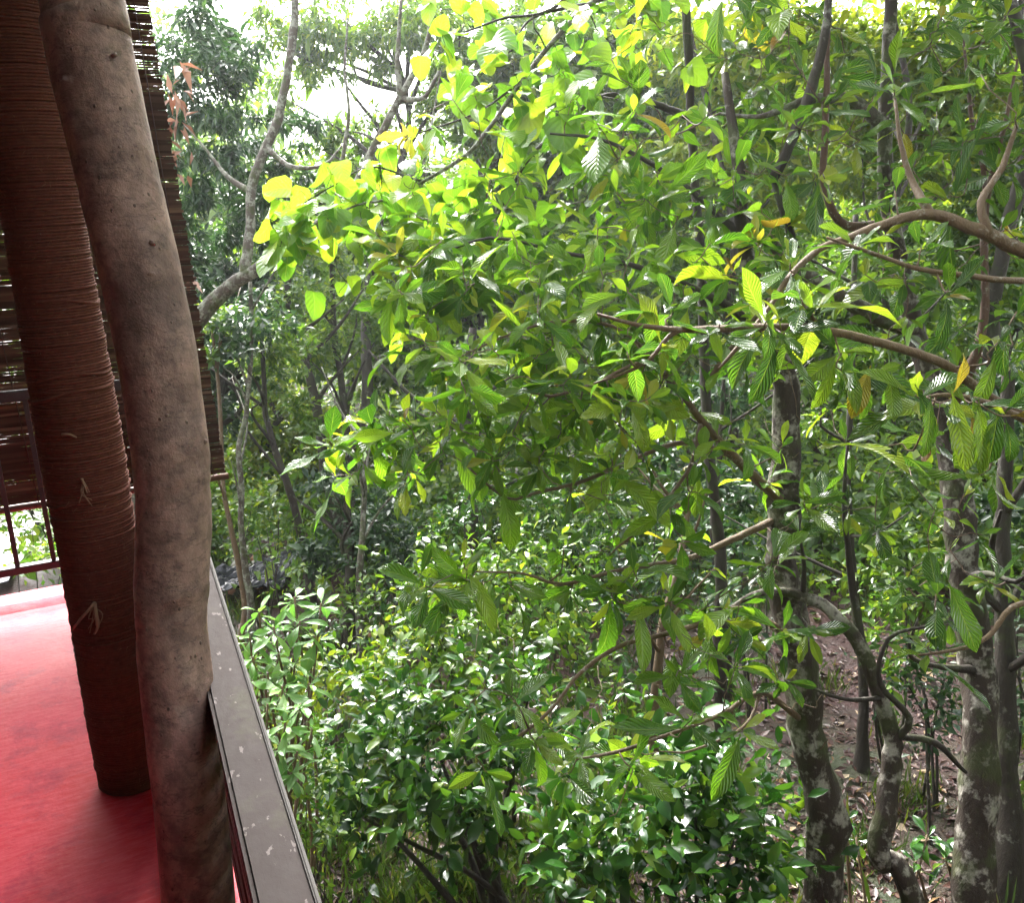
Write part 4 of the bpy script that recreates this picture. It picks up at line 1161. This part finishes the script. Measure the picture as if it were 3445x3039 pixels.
# --- slender trunks in the middle distance at left
slim = [
    ('pale slender sapling leaning left beside the blind', [(822, 2030, 10.5), (812, 1960, 10.5), (783, 1790, 10.5), (756, 1650, 10.5), (748, 1500, 10.6), (738, 1300, 10.6), (715, 1100, 10.6)], .045, 'bark_tan', [(720, 1080, 10.6, 110), (690, 1220, 10.6, 70)], 'far'),
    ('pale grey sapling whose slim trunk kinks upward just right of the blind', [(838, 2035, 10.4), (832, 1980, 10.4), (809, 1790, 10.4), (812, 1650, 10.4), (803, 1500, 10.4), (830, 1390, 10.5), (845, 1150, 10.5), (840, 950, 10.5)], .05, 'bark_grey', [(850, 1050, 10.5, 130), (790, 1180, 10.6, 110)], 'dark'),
    ('dark slim tree leaning left with side branches, middle distance at left', [(1052, 2010, 11), (1040, 1930, 11), (1010, 1800, 11), (980, 1680, 11), (943, 1558, 11), (918, 1478, 11), (894, 1400, 11), (886, 1330, 11), (878, 1150, 11)], .065, 'bark_dark', [(880, 1150, 11, 130), (950, 1230, 11.4, 120), (1000, 1420, 11.8, 90)], 'far'),
    ('dark tree with thicker leaning trunk behind the lime leaves at left', [(1200, 2000, 12.5), (1150, 1800, 12.5), (1120, 1690, 12.5), (1097, 1600, 12.5), (1077, 1466, 12.5), (1053, 1332, 12.5), (1034, 1250, 12.5), (1012, 1150, 12.5), (970, 1050, 12.5), (960, 800, 12.5)], .10, 'bark_dark', [(980, 1000, 12.6, 140), (1060, 1130, 12.8, 130), (930, 860, 12.8, 120)], 'far'),
    ('slim twin-stemmed tree standing just left of the lime leaf tips', [(1230, 2000, 13), (1190, 1700, 13), (1160, 1400, 13), (1140, 1230, 13), (1126, 1130, 13), (1120, 900, 13), (1140, 700, 13)], .07, 'bark_dark', [(1120, 800, 13, 150), (1200, 950, 13.2, 130), (1230, 1120, 13, 100)], 'far'),
    ('pale straight trunk rising behind the shrubs left of centre', [(1228, 2170, 9.8), (1208, 2107, 9.8), (1212, 1920, 9.8), (1220, 1800, 9.9), (1225, 1600, 10), (1240, 1400, 10)], .055, 'bark_grey', [(1260, 1700, 10.4, 130), (1330, 1830, 10.2, 120), (1180, 1800, 10.6, 110)], 'dark'),
    ('dark leafy trunk just left of the pale straight one', [(1185, 2190, 10.3), (1180, 2050, 10.3), (1175, 1900, 10.3), (1165, 1750, 10.4), (1170, 1600, 10.5)], .09, 'bark_dark', [(1150, 1650, 10.8, 110), (1080, 1850, 10.8, 110)], 'dark'),
    ('dark trunk behind the corrugated leaves at the middle of the view', [(1600, 1950, 11.5), (1590, 1800, 11.5), (1580, 1650, 11.5), (1575, 1500, 11.5), (1570, 1300, 11.6), (1590, 1100, 11.6)], .12, 'bark_dark', [(1560, 1250, 12, 170), (1680, 1420, 12, 150), (1470, 1430, 12, 140)], 'far'),
    ('ochre mossy stem rising from the red soil behind the bare branches', [(2200, 2420, 7.6), (2215, 2250, 7.6), (2230, 2100, 7.6), (2270, 1950, 7.6), (2300, 1800, 7.7), (2330, 1600, 7.8)], .055, 'bark_tan', [(2330, 1600, 8, 110), (2250, 1500, 8.2, 90)], 'dark'),
    ('dark slim trunk behind the bare branches right of centre', [(2450, 2350, 9), (2440, 2100, 9), (2400, 1800, 9), (2420, 1500, 9), (2440, 1200, 9)], .045, 'bark_dark', [(2430, 1300, 9.4, 140), (2330, 1750, 9.4, 110), (2520, 1600, 9.5, 110)], 'dark'),
    ('dark slim trunk between the two lichen trunks at right', [(2905, 2350, 7.6), (2890, 2150, 7.6), (2870, 1900, 7.6), (2850, 1600, 7.6), (2870, 1200, 7.6), (2880, 700, 7.6)], .05, 'bark_dark', [(2860, 900, 8, 200), (2950, 1250, 8, 160), (2780, 1350, 8.2, 120)], 'far'),
    ('dark shaded trunk close behind the thick lichen trunk at the right edge', [(3420, 3000, 6.2), (3400, 2600, 6.2), (3380, 2200, 6.2), (3370, 1800, 6.2), (3400, 1200, 6.2)], .10, 'bark_dark', [(3380, 1300, 6.8, 200), (3440, 1700, 6.8, 120)], 'dark'),
]
for k, (lab, pts, r, bk, blobs, lm) in enumerate(slim):
    base = ground_at(pts[0][0], pts[0][2])
    t = Tree('slender_tree', base, lab, 'tree', MAT[bk], 'slender trees in the middle distance')
    pp = [base + np.array([0, 0, -.1])] + [P(*q) for q in pts if P(*q)[2] > base[2] + .25]
    pp.insert(1, base + (pp[1] - base) * min(.5, .22 / max(np.linalg.norm(pp[1] - base), .1)))
    rr = np.linspace(r, r * .45, len(pp)); rr[0] *= 1.9; rr[1] *= 1.15
    t.limb('trunk', pp, rr, sides=9, step=.15, seed=200 + k)
    S = t.skel[0]
    for j in range(5):
        i = int(len(S) * rng.uniform(.35, .95))
        a = S[i]; e = a + np.array([rng.normal(0, .5), rng.normal(0, .5), rng.uniform(.3, 1.0)])
        t.limb('branch', [a, (a + e) / 2 + rng.normal(0, .08, 3), e], [r * .35, r * .25, r * .1], sides=6, step=.12, seed=300 + k * 7 + j)
    leaf_mesh('crown', [TINY], *blob_leaves(px_blobs(blobs), 700, .10, droop=.4, clump=.38, n_cl=22), MAT[lm], t.root)
# extra limbs of the dark left tree seen in the photograph
# --- background canopy trees
DENS = 2.0
def canopy_tree(lab, px, t, trunk_r, blobs, mat, size, dens, trunk_top=None, lean=0, shape=TINY, droop=.4, bark='bark_dark'):
    base = ground_at(px, t)
    tr = Tree('canopy_tree', base, lab, 'tree', MAT[bark], 'trees forming the far canopy')
    B = px_blobs(blobs)
    top = max(B, key=lambda q: q[0][2])[0]
    n = 6
    pp = [base + (top - base) * f + np.array([rng.normal(0, .25), rng.normal(0, .25), 0]) * (0 < f < 1) for f in np.linspace(0, .95, n)]
    pp[0] = pp[0] + [0, 0, -.15]
    tr.limb('trunk', pp, np.linspace(trunk_r, trunk_r * .3, n), sides=8, step=.3, seed=int(px))
    S = tr.skel[0]
    for c, r in B:
        i = int(np.argmin(np.linalg.norm(S - (c - [0, 0, 1.0]), axis=1)))
        tr.limb('branch', [S[i], (S[i] + c) / 2 + rng.normal(0, .2, 3), c], [trunk_r * .4, trunk_r * .28, trunk_r * .08], sides=6, step=.25, seed=int(px + c[2] * 10))
    B2 = list(B)
    for c, r in B:      # satellite clumps so that the crown has no empty lobes
        for _ in range(2):
            B2.append((c + rng.normal(0, .8, 3) * r * np.array([1, 1, .8]), r * rng.uniform(.45, .8)))
    leaf_mesh('crown', [shape], *blob_leaves(B2, dens * DENS, size, droop=droop, clump=.40, n_cl=18), mat, tr.root)

canopy_tree('airy tree with fine pale leaves against the white sky, top left of centre', 1080, 15, .12, [(1010, 90, 15, 130), (1150, 60, 15, 130), (1290, 120, 15, 110), (1120, 220, 15, 90), (1420, 60, 15, 120), (930, 160, 15, 90), (1060, 180, 15.5, 80), (1190, 140, 15.5, 100), (1350, 30, 15.5, 110), (1470, 170, 15.5, 90), (1180, 440, 15.5, 70), (1420, 330, 15.5, 70), (1500, 360, 15.5, 80), (960, 330, 15.5, 70), (1300, 400, 15.8, 50), (1080, 500, 15.8, 80), (1250, 530, 16, 80), (1400, 560, 16, 80)], MAT['far'], .16, 170, droop=.9, shape=NARROW)
canopy_tree('tree with drooping grey-green foliage beneath the sky gap', 1180, 17, .14, [(1000, 640, 17, 130), (1150, 600, 17, 120), (1280, 680, 17, 130), (1100, 760, 17, 150), (1330, 820, 17, 140), (960, 800, 17, 110)], MAT['far'], .17, 260)
canopy_tree('grey-green leafy tree filling the top behind the heart leaves', 1700, 16, .08, [(1560, 280, 16, 140), (1700, 180, 16, 170), (1850, 100, 16, 180), (1650, 430, 16, 150), (1800, 350, 16, 170), (1530, 60, 16, 110), (1950, 250, 16, 160)], MAT['far'], .17, 230)
canopy_tree('broad hazy tree behind the arching branches, upper centre', 1950, 18, .08, [(1900, 560, 18, 180), (2050, 420, 18, 180), (1780, 620, 18, 160), (2150, 250, 18, 190), (2100, 80, 18, 170), (1620, 660, 18, 150), (2000, 700, 18, 160)], MAT['far'], .19, 220)
canopy_tree('yellow-green leafy tree behind the upright stems, upper right', 2500, 15, .08, [(2350, 150, 15, 190), (2520, 330, 15, 190), (2680, 120, 15, 190), (2400, 480, 15, 170), (2620, 560, 15, 170), (2250, 600, 15, 150), (2400, -300, 14, 260), (2650, -500, 13, 280), (2300, -700, 13, 280)], MAT['yellowish'], .16, 230)  # here and on the next two trees, clumps above the frame added for shade
canopy_tree('bright leafy tree in the top right background', 3000, 15, .08, [(2880, 150, 15, 190), (3060, 320, 15, 190), (3200, 120, 15, 190), (2900, 480, 15, 180), (3120, 580, 15, 180), (3330, 380, 15, 190), (2950, -300, 13, 280), (3200, -550, 12, 300), (2900, -800, 11, 300)], MAT['yellowish'], .16, 230)
canopy_tree('light green tree at the far right edge background', 3400, 14, .15, [(3420, 120, 14, 180), (3450, 650, 14, 190), (3300, 800, 14, 180), (3480, 980, 14, 180), (3350, 1130, 14, 160), (3450, -250, 12, 280), (3600, -600, 11, 300), (3300, -950, 10, 300)], MAT['far'], .15, 240)
canopy_tree('pale leafy tree low behind the thick grey limb at right', 2800, 17, .08, [(2700, 850, 17, 180), (2880, 960, 17, 180), (3060, 860, 17, 180), (2600, 1050, 17, 170), (2780, 1180, 17, 170), (3000, 1150, 17, 160)], MAT['far'], .18, 230)
canopy_tree('shaded leafy tree behind the centre of the corrugated leaves', 2100, 15, .08, [(2000, 1000, 15, 180), (2180, 920, 15, 170), (2300, 1100, 15, 180), (2100, 1250, 15, 170), (1850, 1180, 15, 160), (2420, 900, 15, 150)], MAT['far'], .15, 250)
canopy_tree('bright yellow-green tree behind the slim trunks at left', 900, 16, .13, [(900, 1450, 16, 140), (1000, 1560, 16, 130), (820, 1580, 16, 110), (1100, 1470, 16, 120), (950, 1320, 16, 120), (1180, 1580, 16, 110), (780, 1420, 16, 100), (1050, 1680, 15.5, 120), (900, 1700, 15, 100), (800, 1700, 15, 90)], MAT['yellowish'], .13, 330)
canopy_tree('mid green tree behind the lime leaf tips, left of centre', 1400, 16, .14, [(1350, 1000, 16, 160), (1500, 900, 16, 150), (1280, 1200, 16, 160), (1450, 1150, 16, 150), (1620, 1000, 16, 150), (1380, 1350, 16, 150)], MAT['far'], .16, 250)
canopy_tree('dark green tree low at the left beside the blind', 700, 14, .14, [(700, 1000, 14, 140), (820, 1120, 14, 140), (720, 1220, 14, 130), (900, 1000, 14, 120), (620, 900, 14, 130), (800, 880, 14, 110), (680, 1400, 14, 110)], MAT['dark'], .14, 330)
canopy_tree('tree seen through gaps of the blind at the far left', 300, 13, .14, [(100, 900, 13, 220), (350, 1100, 13, 200), (150, 1300, 13, 200), (400, 700, 13, 200), (50, 1600, 13, 160), (350, 1600, 13, 170)], MAT['far'], .15, 150)

# a far wood that reads as one mass, on the rising bank
pts = []
for _ in range(330):
    x = rng.uniform(350, 3700); y = rng.uniform(150, 1500)
    if 900 < x < 1560 and y < 600: continue
    if x < 1600 and y < 330 and rng.random() < .6: continue
    pts.append((x, y, rng.uniform(24, 31), rng.uniform(120, 190)))
leaf_mesh('far_wood', [TINY], *blob_leaves(px_blobs(pts), 75, .30, droop=.3, clump=.45, n_cl=6), MAT['far'], None)
tag(bpy.data.objects['far_wood'], 'distant wood of many trees merging into one green mass behind everything', 'wood', kind='stuff')

# knee- to head-high growth covering the rising bank
n = 90000
cpx = np.stack([rng.uniform(300, 3800, 900), 500 + 1500 * rng.random(900) ** .8], -1)
cg = np.array([on_ground(x, y) for x, y in cpx])
cg = cg[[depth_of(p) > 10.5 and not (690 < x < 1010 and 1800 < y < 2060) for p, (x, y) in zip(cg, cpx)]]
k = rng.integers(0, len(cg), n)
hgt = rng.uniform(.3, 1.5, len(cg))
pos = cg[k] + rng.normal(0, .5, (n, 3)) * [1, 1, 0]
pos[:, 2] = gz(pos[:, 0], pos[:, 1]) + np.abs(rng.normal(0, .55, n)) * hgt[k]
d = unit(rng.normal(0, .8, (n, 3)) + np.array([0, 0, -.15])); nn = np.array([0, 0, 1.0]) + rng.normal(0, .4, (n, 3))
o = leaf_mesh('undergrowth', [TINY], pos, d, nn, .15 * np.exp(rng.normal(0, .3, n)), MAT['far'], None)
tag(o, 'tangled leafy undergrowth covering the bank behind the trunks', 'undergrowth', kind='stuff')

# the wood goes on around the house, unseen, added to cut side light
sb = []
for _ in range(190):
    az = math.radians(rng.uniform(76, 205)) if rng.random() < .78 else math.radians(rng.uniform(-75, -22))
    r_ = rng.uniform(7.5, 16)
    sb.append((np.array([math.sin(az) * r_, math.cos(az) * r_, rng.uniform(-2.6, 4.5)]), rng.uniform(1.1, 1.9)))
o = leaf_mesh('surrounding_wood', [TINY], *blob_leaves(sb, 34, .36, droop=.3, clump=.45, n_cl=6), MAT['far'], None)
tag(o, 'unseen leafy wood continuing around the house, added to cut side light', 'wood', kind='stuff')

# ------------------------------------------------------------------ shrubs
def shrub(name, lab, base_px, t, blobs, mat, size, dens, shapes, n_stem=5, stem_r=.02, clump=.3, n_cl=30, droop=.3, cat='shrub', group=None, bark='bark_dark', part='foliage'):
    base = ground_at(base_px, t)
    tr = Tree(name, base, lab, cat, MAT[bark], group)
    B = px_blobs(blobs)
    for j in range(n_stem):
        c, r = B[j % len(B)]
        e = c + rng.normal(0, .25, 3) * r
        b0 = base + np.array([rng.normal(0, .12), rng.normal(0, .12), -.08])
        tr.limb('stem', [b0, b0 * .6 + e * .4 + np.array([rng.normal(0, .1), rng.normal(0, .1), .15]), e], [stem_r, stem_r * .8, stem_r * .3], sides=7, step=.1, seed=int(base_px + j * 13))
    B = [(c + rng.normal(0, .18, 3) * r, r * rng.uniform(.75, 1.15)) for c, r in B]
    B += [(c + unit(rng.normal(size=3)) * r * np.array([1, 1, .8]), r * rng.uniform(.25, .45)) for c, r in B for _ in range(1)]
    data = sprig_leaves(B, dens * .62, size * 1.05, droop=droop, length=size * 3.2)
    leaf_mesh(part, shapes, *data, mat, tr.root)
    return tr

shrub('large_shrub', 'large lime-green shrub with small leaves rising at the centre', 1700, 7.2, [(1560, 1980, 7.2, 170), (1650, 2150, 7.0, 190), (1500, 2180, 6.9, 150), (1780, 2050, 7.3, 170), (1850, 2230, 7.0, 170), (1700, 1870, 7.4, 120), (1430, 2060, 7.2, 90), (1400, 2280, 6.8, 120), (1600, 2300, 6.7, 140), (1950, 2120, 7.3, 130), (1950, 2320, 7.0, 120), (1300, 2330, 6.9, 100)], MAT['lime'], .098, 1050, MID, n_stem=7)
shrub('glossy_shrub', 'glossy dark green shrub with overhanging leaves at bottom centre', 1760, 5.9, [(1250, 2420, 6.0, 160), (1420, 2480, 5.9, 170), (1600, 2470, 5.8, 170), (1330, 2620, 5.8, 150), (1180, 2590, 5.9, 110), (1520, 2660, 5.7, 130), (1750, 2400, 6, 150), (1200, 2740, 5.7, 100), (1350, 2770, 5.6, 120), (1060, 2560, 6.0, 90), (1680, 2600, 5.7, 130), (1480, 2560, 5.6, 120), (1870, 2480, 5.9, 130), (1600, 2800, 5.5, 80)], MAT['bush'], .122, 760, MID, n_stem=8, stem_r=.03, droop=.5)
shrub('glossy_shrub', 'dense glossy shrub with pointed leaves beside the lichen trunk, lower right of centre', 2300, 5.0, [(2150, 2680, 5.0, 170), (2350, 2600, 5.0, 170), (2500, 2700, 5.0, 160), (2250, 2850, 4.9, 180), (2480, 2900, 4.9, 170), (2050, 2900, 4.9, 130), (2600, 2820, 5.1, 90), (2400, 3030, 4.8, 150), (1950, 2720, 5.1, 120), (2000, 3020, 4.8, 120), (2200, 3020, 4.7, 130), (2600, 2960, 5.0, 90), (2420, 2520, 5.2, 110), (2250, 2530, 5.1, 100)], MAT['bush'], .135, 640, MID, n_stem=7)
shrub('low_shrub', 'low bright green shrub along the outer side of the grey rail', 1010, 6.2, [(1000, 2480, 6.2, 130), (950, 2330, 6.6, 120), (1050, 2620, 6.0, 110), (1130, 2460, 6.2, 110), (1020, 2760, 5.8, 90), (880, 2230, 7, 80)], MAT['lime'], .06, 720, MID, n_stem=6, stem_r=.012, n_cl=50)
shrub('low_shrub', 'thin weedy shrub with tiny leaves close against the outer side of the rail', 1010, 4.8, [(960, 2540, 4.9, 90), (1010, 2660, 4.8, 80), (1060, 2790, 4.7, 80), (1010, 2870, 4.7, 60), (1090, 2650, 4.9, 70), (930, 2450, 5, 70)], MAT['lime'], .05, 900, MID, n_stem=6, stem_r=.007)
shrub('blue_green_shrub', 'small-leaved blue-green shrub below the pale rosettes at left', 1050, 8.0, [(1040, 2150, 8.0, 120), (950, 2180, 8.0, 90), (1120, 2230, 7.9, 110), (1000, 2260, 7.8, 110), (1150, 2330, 7.6, 80)], MAT['dark'], .07, 560, MID, n_stem=5, stem_r=.012, n_cl=45)
shrub('yellow_tipped_shrub', 'yellow-tipped shrub just left of the central lime shrub', 1150, 7.0, [(1080, 2260, 7.0, 70), (1150, 2330, 6.9, 80), (1250, 2300, 7.0, 80), (1320, 2230, 7.2, 90)], MAT['yellowish'], .09, 420, MID, n_stem=4, stem_r=.012)
under = [
    ('dark low shrub under the slim trunks at left', 930, 10.8, [(900, 1790, 10.8, 110), (980, 1740, 11, 100), (860, 1700, 11.2, 90)], 'lime'),
    ('dim leafy undergrowth shrub left of the central dark trunk', 1380, 10.5, [(1330, 1750, 10.5, 130), (1430, 1850, 10.4, 130), (1290, 1900, 10.2, 110), (1400, 1980, 9.8, 120)], 'dark'),
    ('dim leafy shrub right behind the central lime shrub', 1900, 10, [(1850, 1820, 10, 150), (1980, 1920, 9.8, 150), (1750, 1750, 10.2, 130), (2080, 1800, 10, 130), (1950, 1700, 10.4, 130)], 'bush'),
    ('shaded shrub beneath the bare branches right of centre', 2200, 9.5, [(2180, 1750, 9.6, 140), (2280, 1900, 9.4, 120), (2130, 2000, 9.2, 130), (2350, 1700, 9.8, 120), (2050, 2130, 8.8, 110)], 'dark'),
    ('shaded shrub left of the lichen trunk, halfway up', 2520, 8.6, [(2500, 1800, 8.8, 120), (2540, 1960, 8.6, 110), (2420, 2030, 8.4, 110), (2480, 2160, 8.0, 90)], 'dark'),
    ('bright grassy shrub between the two lichen trunks', 3000, 7.4, [(3000, 2080, 7.4, 110), (3080, 2180, 7.2, 100), (2920, 1980, 7.6, 100), (3050, 1930, 7.6, 110), (2960, 2200, 7.0, 70)], 'lime'),
    ('shaded grey-green shrub behind the right lichen trunk', 3130, 7.0, [(3110, 2330, 6.9, 90), (3180, 2260, 7, 90), (3150, 2420, 6.7, 70), (3060, 2290, 7, 60)], 'dark'),
    ('dark shrub at the right edge behind the thick trunk', 3430, 7.2, [(3420, 1950, 7.4, 130), (3440, 2200, 7.2, 120), (3390, 2400, 7.0, 90)], 'dark'),
    ('low leafy shrub in the shade at the middle of the forest floor', 1720, 9.2, [(1640, 1720, 9.6, 120), (1560, 1820, 9.4, 110)], 'bush'),
    ('low shrub behind the rubble at left', 1090, 9.8, [(1090, 2030, 9.8, 70), (1010, 1980, 10, 60), (1290, 2060, 9.2, 90)], 'far'),
    ('dark shrub filling the shade right of the pale straight trunk', 1450, 9.6, [(1330, 2110, 9.0, 90), (1450, 2120, 9.0, 80), (1520, 1980, 9.6, 110)], 'dark'),
]
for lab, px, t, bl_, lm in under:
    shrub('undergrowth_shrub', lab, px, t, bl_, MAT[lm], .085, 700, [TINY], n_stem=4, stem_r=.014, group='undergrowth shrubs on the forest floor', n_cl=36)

# pale rosette plants beside the rail
def rosette_plant(lab, base_px, t, tips, size, mat, nlo=7, nhi=11, name='rosette_plant'):
    base = ground_at(base_px, t)
    tr = Tree(name, base, lab, 'plant', MAT['bark_tan'], None)
    T_ = P_many(tips)
    for j, e in enumerate(T_):
        b0 = base + np.array([rng.normal(0, .05), rng.normal(0, .05), -.05])
        tr.limb('stem', [b0, (b0 + e) / 2 + np.array([rng.normal(0, .1), rng.normal(0, .1), .1]), e], [.014, .011, .006], sides=6, step=.1, seed=int(base_px + j))
    d = rosette(T_, np.tile([0, 0, 1.0], (len(T_), 1)), nlo, nhi, size, spread=(45, 105), droop=.25, up=.3)
    leaf_objects('pale' if mat is MAT['pale'] else 'bigp', BIG, *d, mat, tr.root)
rosette_plant('tall pale green plant with leaf rosettes just beyond the rail', 950, 5.2, [(990, 2010, 5.2), (870, 2050, 5.1), (920, 2110, 5.0), (1080, 2030, 5.2), (840, 2140, 5.0), (1010, 2090, 5.1), (850, 2210, 4.9), (940, 2200, 5.0), (1060, 2140, 5.1), (900, 2270, 4.9), (990, 2230, 5.0)], .16, MAT['pale'])
rosette_plant('second pale green rosette plant lower beside the rail', 980, 4.9, [(950, 2310, 4.8), (1010, 2370, 4.7), (900, 2370, 4.7), (960, 2430, 4.6), (1040, 2300, 4.9), (940, 2500, 4.6), (1000, 2530, 4.6), (980, 2600, 4.55), (1050, 2450, 4.7)], .15, MAT['pale'])
rosette_plant('young dark seedling with long leaves on the red soil at lower right', 3130, 5.3, [(3120, 2810, 5.2), (3080, 2900, 5.1), (3180, 2890, 5.2)], .17, MAT['bush'], 6, 9, 'seedling')
rosette_plant('small seedling at the foot of the lichen trunk', 2870, 5.4, [(2850, 2760, 5.4), (2880, 2820, 5.3)], .11, MAT['bush'], 5, 8, 'seedling')

# ------------------------------------------------------------------ forest floor: litter, grass
n = 15000
q = np.stack([rng.uniform(300, 3700, n), rng.uniform(1750, 3200, n)], -1)
gp = np.array([on_ground(x, y) for x, y in q])
gp[:, 2] = gz(gp[:, 0], gp[:, 1]) + .03 * np.sin(gp[:, 0] * 5.1) * np.sin(gp[:, 1] * 4.3) + .015
az = rng.uniform(0, 6.28, n)
d = np.stack([np.cos(az), np.sin(az), rng.normal(0, .2, n)], -1)
nn = np.array([0, 0, 1.0]) + rng.normal(0, .3, (n, 3))
o = leaf_mesh('leaf_litter', [TINY, NARROW], gp, d, nn, .085 * np.exp(rng.normal(0, .3, n)), MAT['litter'], None)
tag(o, 'fallen brown and yellow leaves scattered over the red soil', 'leaf litter', kind='stuff')
n = 26000
cl = np.stack([rng.uniform(700, 3600, 420), rng.uniform(1900, 3150, 420)], -1)
cl = cl[~((cl[:, 0] > 2150) & (cl[:, 1] > 2100) & (rng.random(len(cl)) < .88))]
cp = np.array([on_ground(x, y) for x, y in cl])
k = rng.integers(0, len(cp), n)
gp = cp[k] + rng.normal(0, .13, (n, 3)) * [1, 1, 0]
gp[:, 2] = gz(gp[:, 0], gp[:, 1]) - .01
d = unit(np.array([0, 0, 1.0]) + rng.normal(0, .38, (n, 3)))
s = .16 * np.exp(rng.normal(0, .35, n))
GRASS = (np.array([(-.02, 0, 0), (.02, 0, 0), (.016, .55, -.03), (-.016, .55, -.03), (0, 1, -.22)]), [(0, 1, 2, 3)], None)
gv = (np.array([(-.014, 0, 0), (.014, 0, 0), (.011, .55, -.04), (0, 1, -.2)]), np.array([(0, 1, 2), (0, 2, 3)]), np.array([(0, 0), (1, 0), (1, .5), (.5, 1)]))
o = leaf_mesh('grass', [gv], gp, d, rng.normal(0, 1, (n, 3)), s, MAT['grass'], None)
tag(o, 'tufts of thin grass and weeds on the forest floor', 'grass', kind='stuff')

# ------------------------------------------------------------------ rubble, tarpaulin and small things at the left
MAT['stone_w'] = plain('pale_rubble', (.45, .42, .40), (.62, .58, .54), 9, .8)
MAT['stone_o'] = plain('broken_brick', (.30, .14, .08), (.42, .24, .15), 9, .8)
rb = on_ground(830, 1960)
rp_ = empty('rubble_heap', rb, 'heap of pale stones and broken brick beside the slim trunks at left', 'rubble')
import bmesh
def stone_mesh(seed, mat):
    g = np.random.default_rng(seed)
    bm = bmesh.new()
    bmesh.ops.create_icosphere(bm, subdivisions=1, radius=1)
    for v in bm.verts:
        v.co *= float(g.uniform(.75, 1.15)); v.co.z *= .6
    me = bpy.data.meshes.new('stone'); bm.to_mesh(me); bm.free()
    me.materials.append(mat)
    return me
stm = [stone_mesh(s_, MAT['stone_w'] if s_ % 2 else MAT['stone_o']) for s_ in range(6)]
for q in range(70):
    x, y = rng.normal(830, 75), rng.normal(1935, 32)
    p = on_ground(x, y)
    s_ = float(rng.uniform(.03, .10))
    o = child('stone', stm[q % 6], rp_, [float(v) for v in (p - rb + [0, 0, .02 + .12 * rng.random()])], [float(v) for v in rng.uniform(0, 3, 3)])
    o.scale = (s_, s_ * 1.2, s_)
rb2 = on_ground(1270, 2140)
rp2 = empty('rubble_heap', rb2, 'small heap of white and orange stones right of the pale straight trunk', 'rubble')
for q in range(26):
    p = on_ground(rng.normal(1280, 32), rng.normal(2140, 45))
    s_ = float(rng.uniform(.03, .08))
    o = child('stone', stm[q % 6], rp2, [float(v) for v in (p - rb2 + [0, 0, .02])], [float(v) for v in rng.uniform(0, 3, 3)])
    o.scale = (s_, s_, s_)

def crumpled(name, c, ux, uy, nx, ny, amp, mat, lab, cat, seed):
    g = np.random.default_rng(seed)
    u, v = np.meshgrid(np.linspace(-.5, .5, nx), np.linspace(-.5, .5, ny), indexing='ij')
    h = np.zeros_like(u)
    for _ in range(12):
        a, b, ph = g.normal(0, 9), g.normal(0, 9), g.uniform(0, 6)
        h += np.abs(np.sin(u * a + v * b + ph)) * amp / 5
    Vx = c + u[..., None] * ux + v[..., None] * uy
    Vx[..., 2] = gz(Vx[..., 0], Vx[..., 1]) + .04 + h
    i, j = np.meshgrid(np.arange(nx - 1), np.arange(ny - 1), indexing='ij')
    F = np.stack([i * ny + j, (i + 1) * ny + j, (i + 1) * ny + j + 1, i * ny + j + 1], -1).reshape(-1, 4)
    o = mesh_np(name, Vx.reshape(-1, 3), F, mat, smooth=False)
    o.modifiers.new('thickness', 'SOLIDIFY').thickness = .012
    return tag(o, lab, cat)
MAT['tarp'] = plain('black_plastic_sheet', (.012, .012, .018), (.03, .03, .045), 5, .22, spec=.6)
MAT['tarp2'] = plain('grey_roof_sheet', (.20, .19, .22), (.30, .29, .32), 4, .5)
MAT['bluep'] = plain('blue_plastic', (.02, .06, .35), (.04, .10, .5), 5, .4)
crumpled('tarpaulin', on_ground(840, 2010), RIGHT * 1.1, unit(FWD * [1, 1, 0]) * .8, 26, 20, .16, MAT['tarp'], 'crumpled black plastic sheet lying on the ground at left', 'plastic sheet', 4)
crumpled('tarpaulin', on_ground(925, 1965), RIGHT * .6, unit(FWD * [1, 1, 0]) * .7, 20, 20, .14, MAT['tarp'], 'smaller black plastic sheet heaped right of the rubble', 'plastic sheet', 9)
crumpled('roof_sheet', on_ground(30, 1880), RIGHT * .5 + FWD * [.3, .3, 0], unit(FWD * [1, 1, 0]) * 2.6 - RIGHT * .8, 14, 14, .06, MAT['tarp2'], 'grey sheet lying on the ground below the far railing', 'sheet', 12)
shrub('weed_clump', 'weedy green clump seen below the bamboo blind', 150, 8.5, [(110, 1800, 8.5, 90), (190, 1850, 8.2, 80), (60, 1780, 8.8, 60), (150, 1930, 7.6, 60)], MAT['lime'], .08, 420, [TINY], n_stem=3, stem_r=.01)
cb = P(206, 1780, 7.6)
o = crumpled('blue_cloth', cb, RIGHT * .10, np.array([0, 0, 1.0]) * .01 + FWD * .1, 6, 6, .02, MAT['bluep'], 'scrap of blue plastic lying in the weeds below the blind', 'plastic scrap', 15)

# ------------------------------------------------------------------ damp air, partly standing in for lens glare
hz_me = box_mesh('haze', 330, 330, 32)
hz_o = link(bpy.data.objects.new('haze', hz_me))
hz_o.location = (0, 0, 11.0)
m, nt, out = new_mat('damp_air_glare')
pv = nt.nodes.new('ShaderNodeVolumePrincipled')
pv.inputs['Color'].default_value = (.93, .97, 1.0, 1)
pv.inputs['Density'].default_value = .0010
pv.inputs['Anisotropy'].default_value = .6  # forward scatter makes the volume mimic the glare glow at top centre
nt.links.new(pv.outputs[0], out.inputs['Volume'])
hz_me.materials.append(m)
tag(hz_o, 'pale damp haze filling the forest air, partly imitating lens glare', 'haze', kind='stuff')
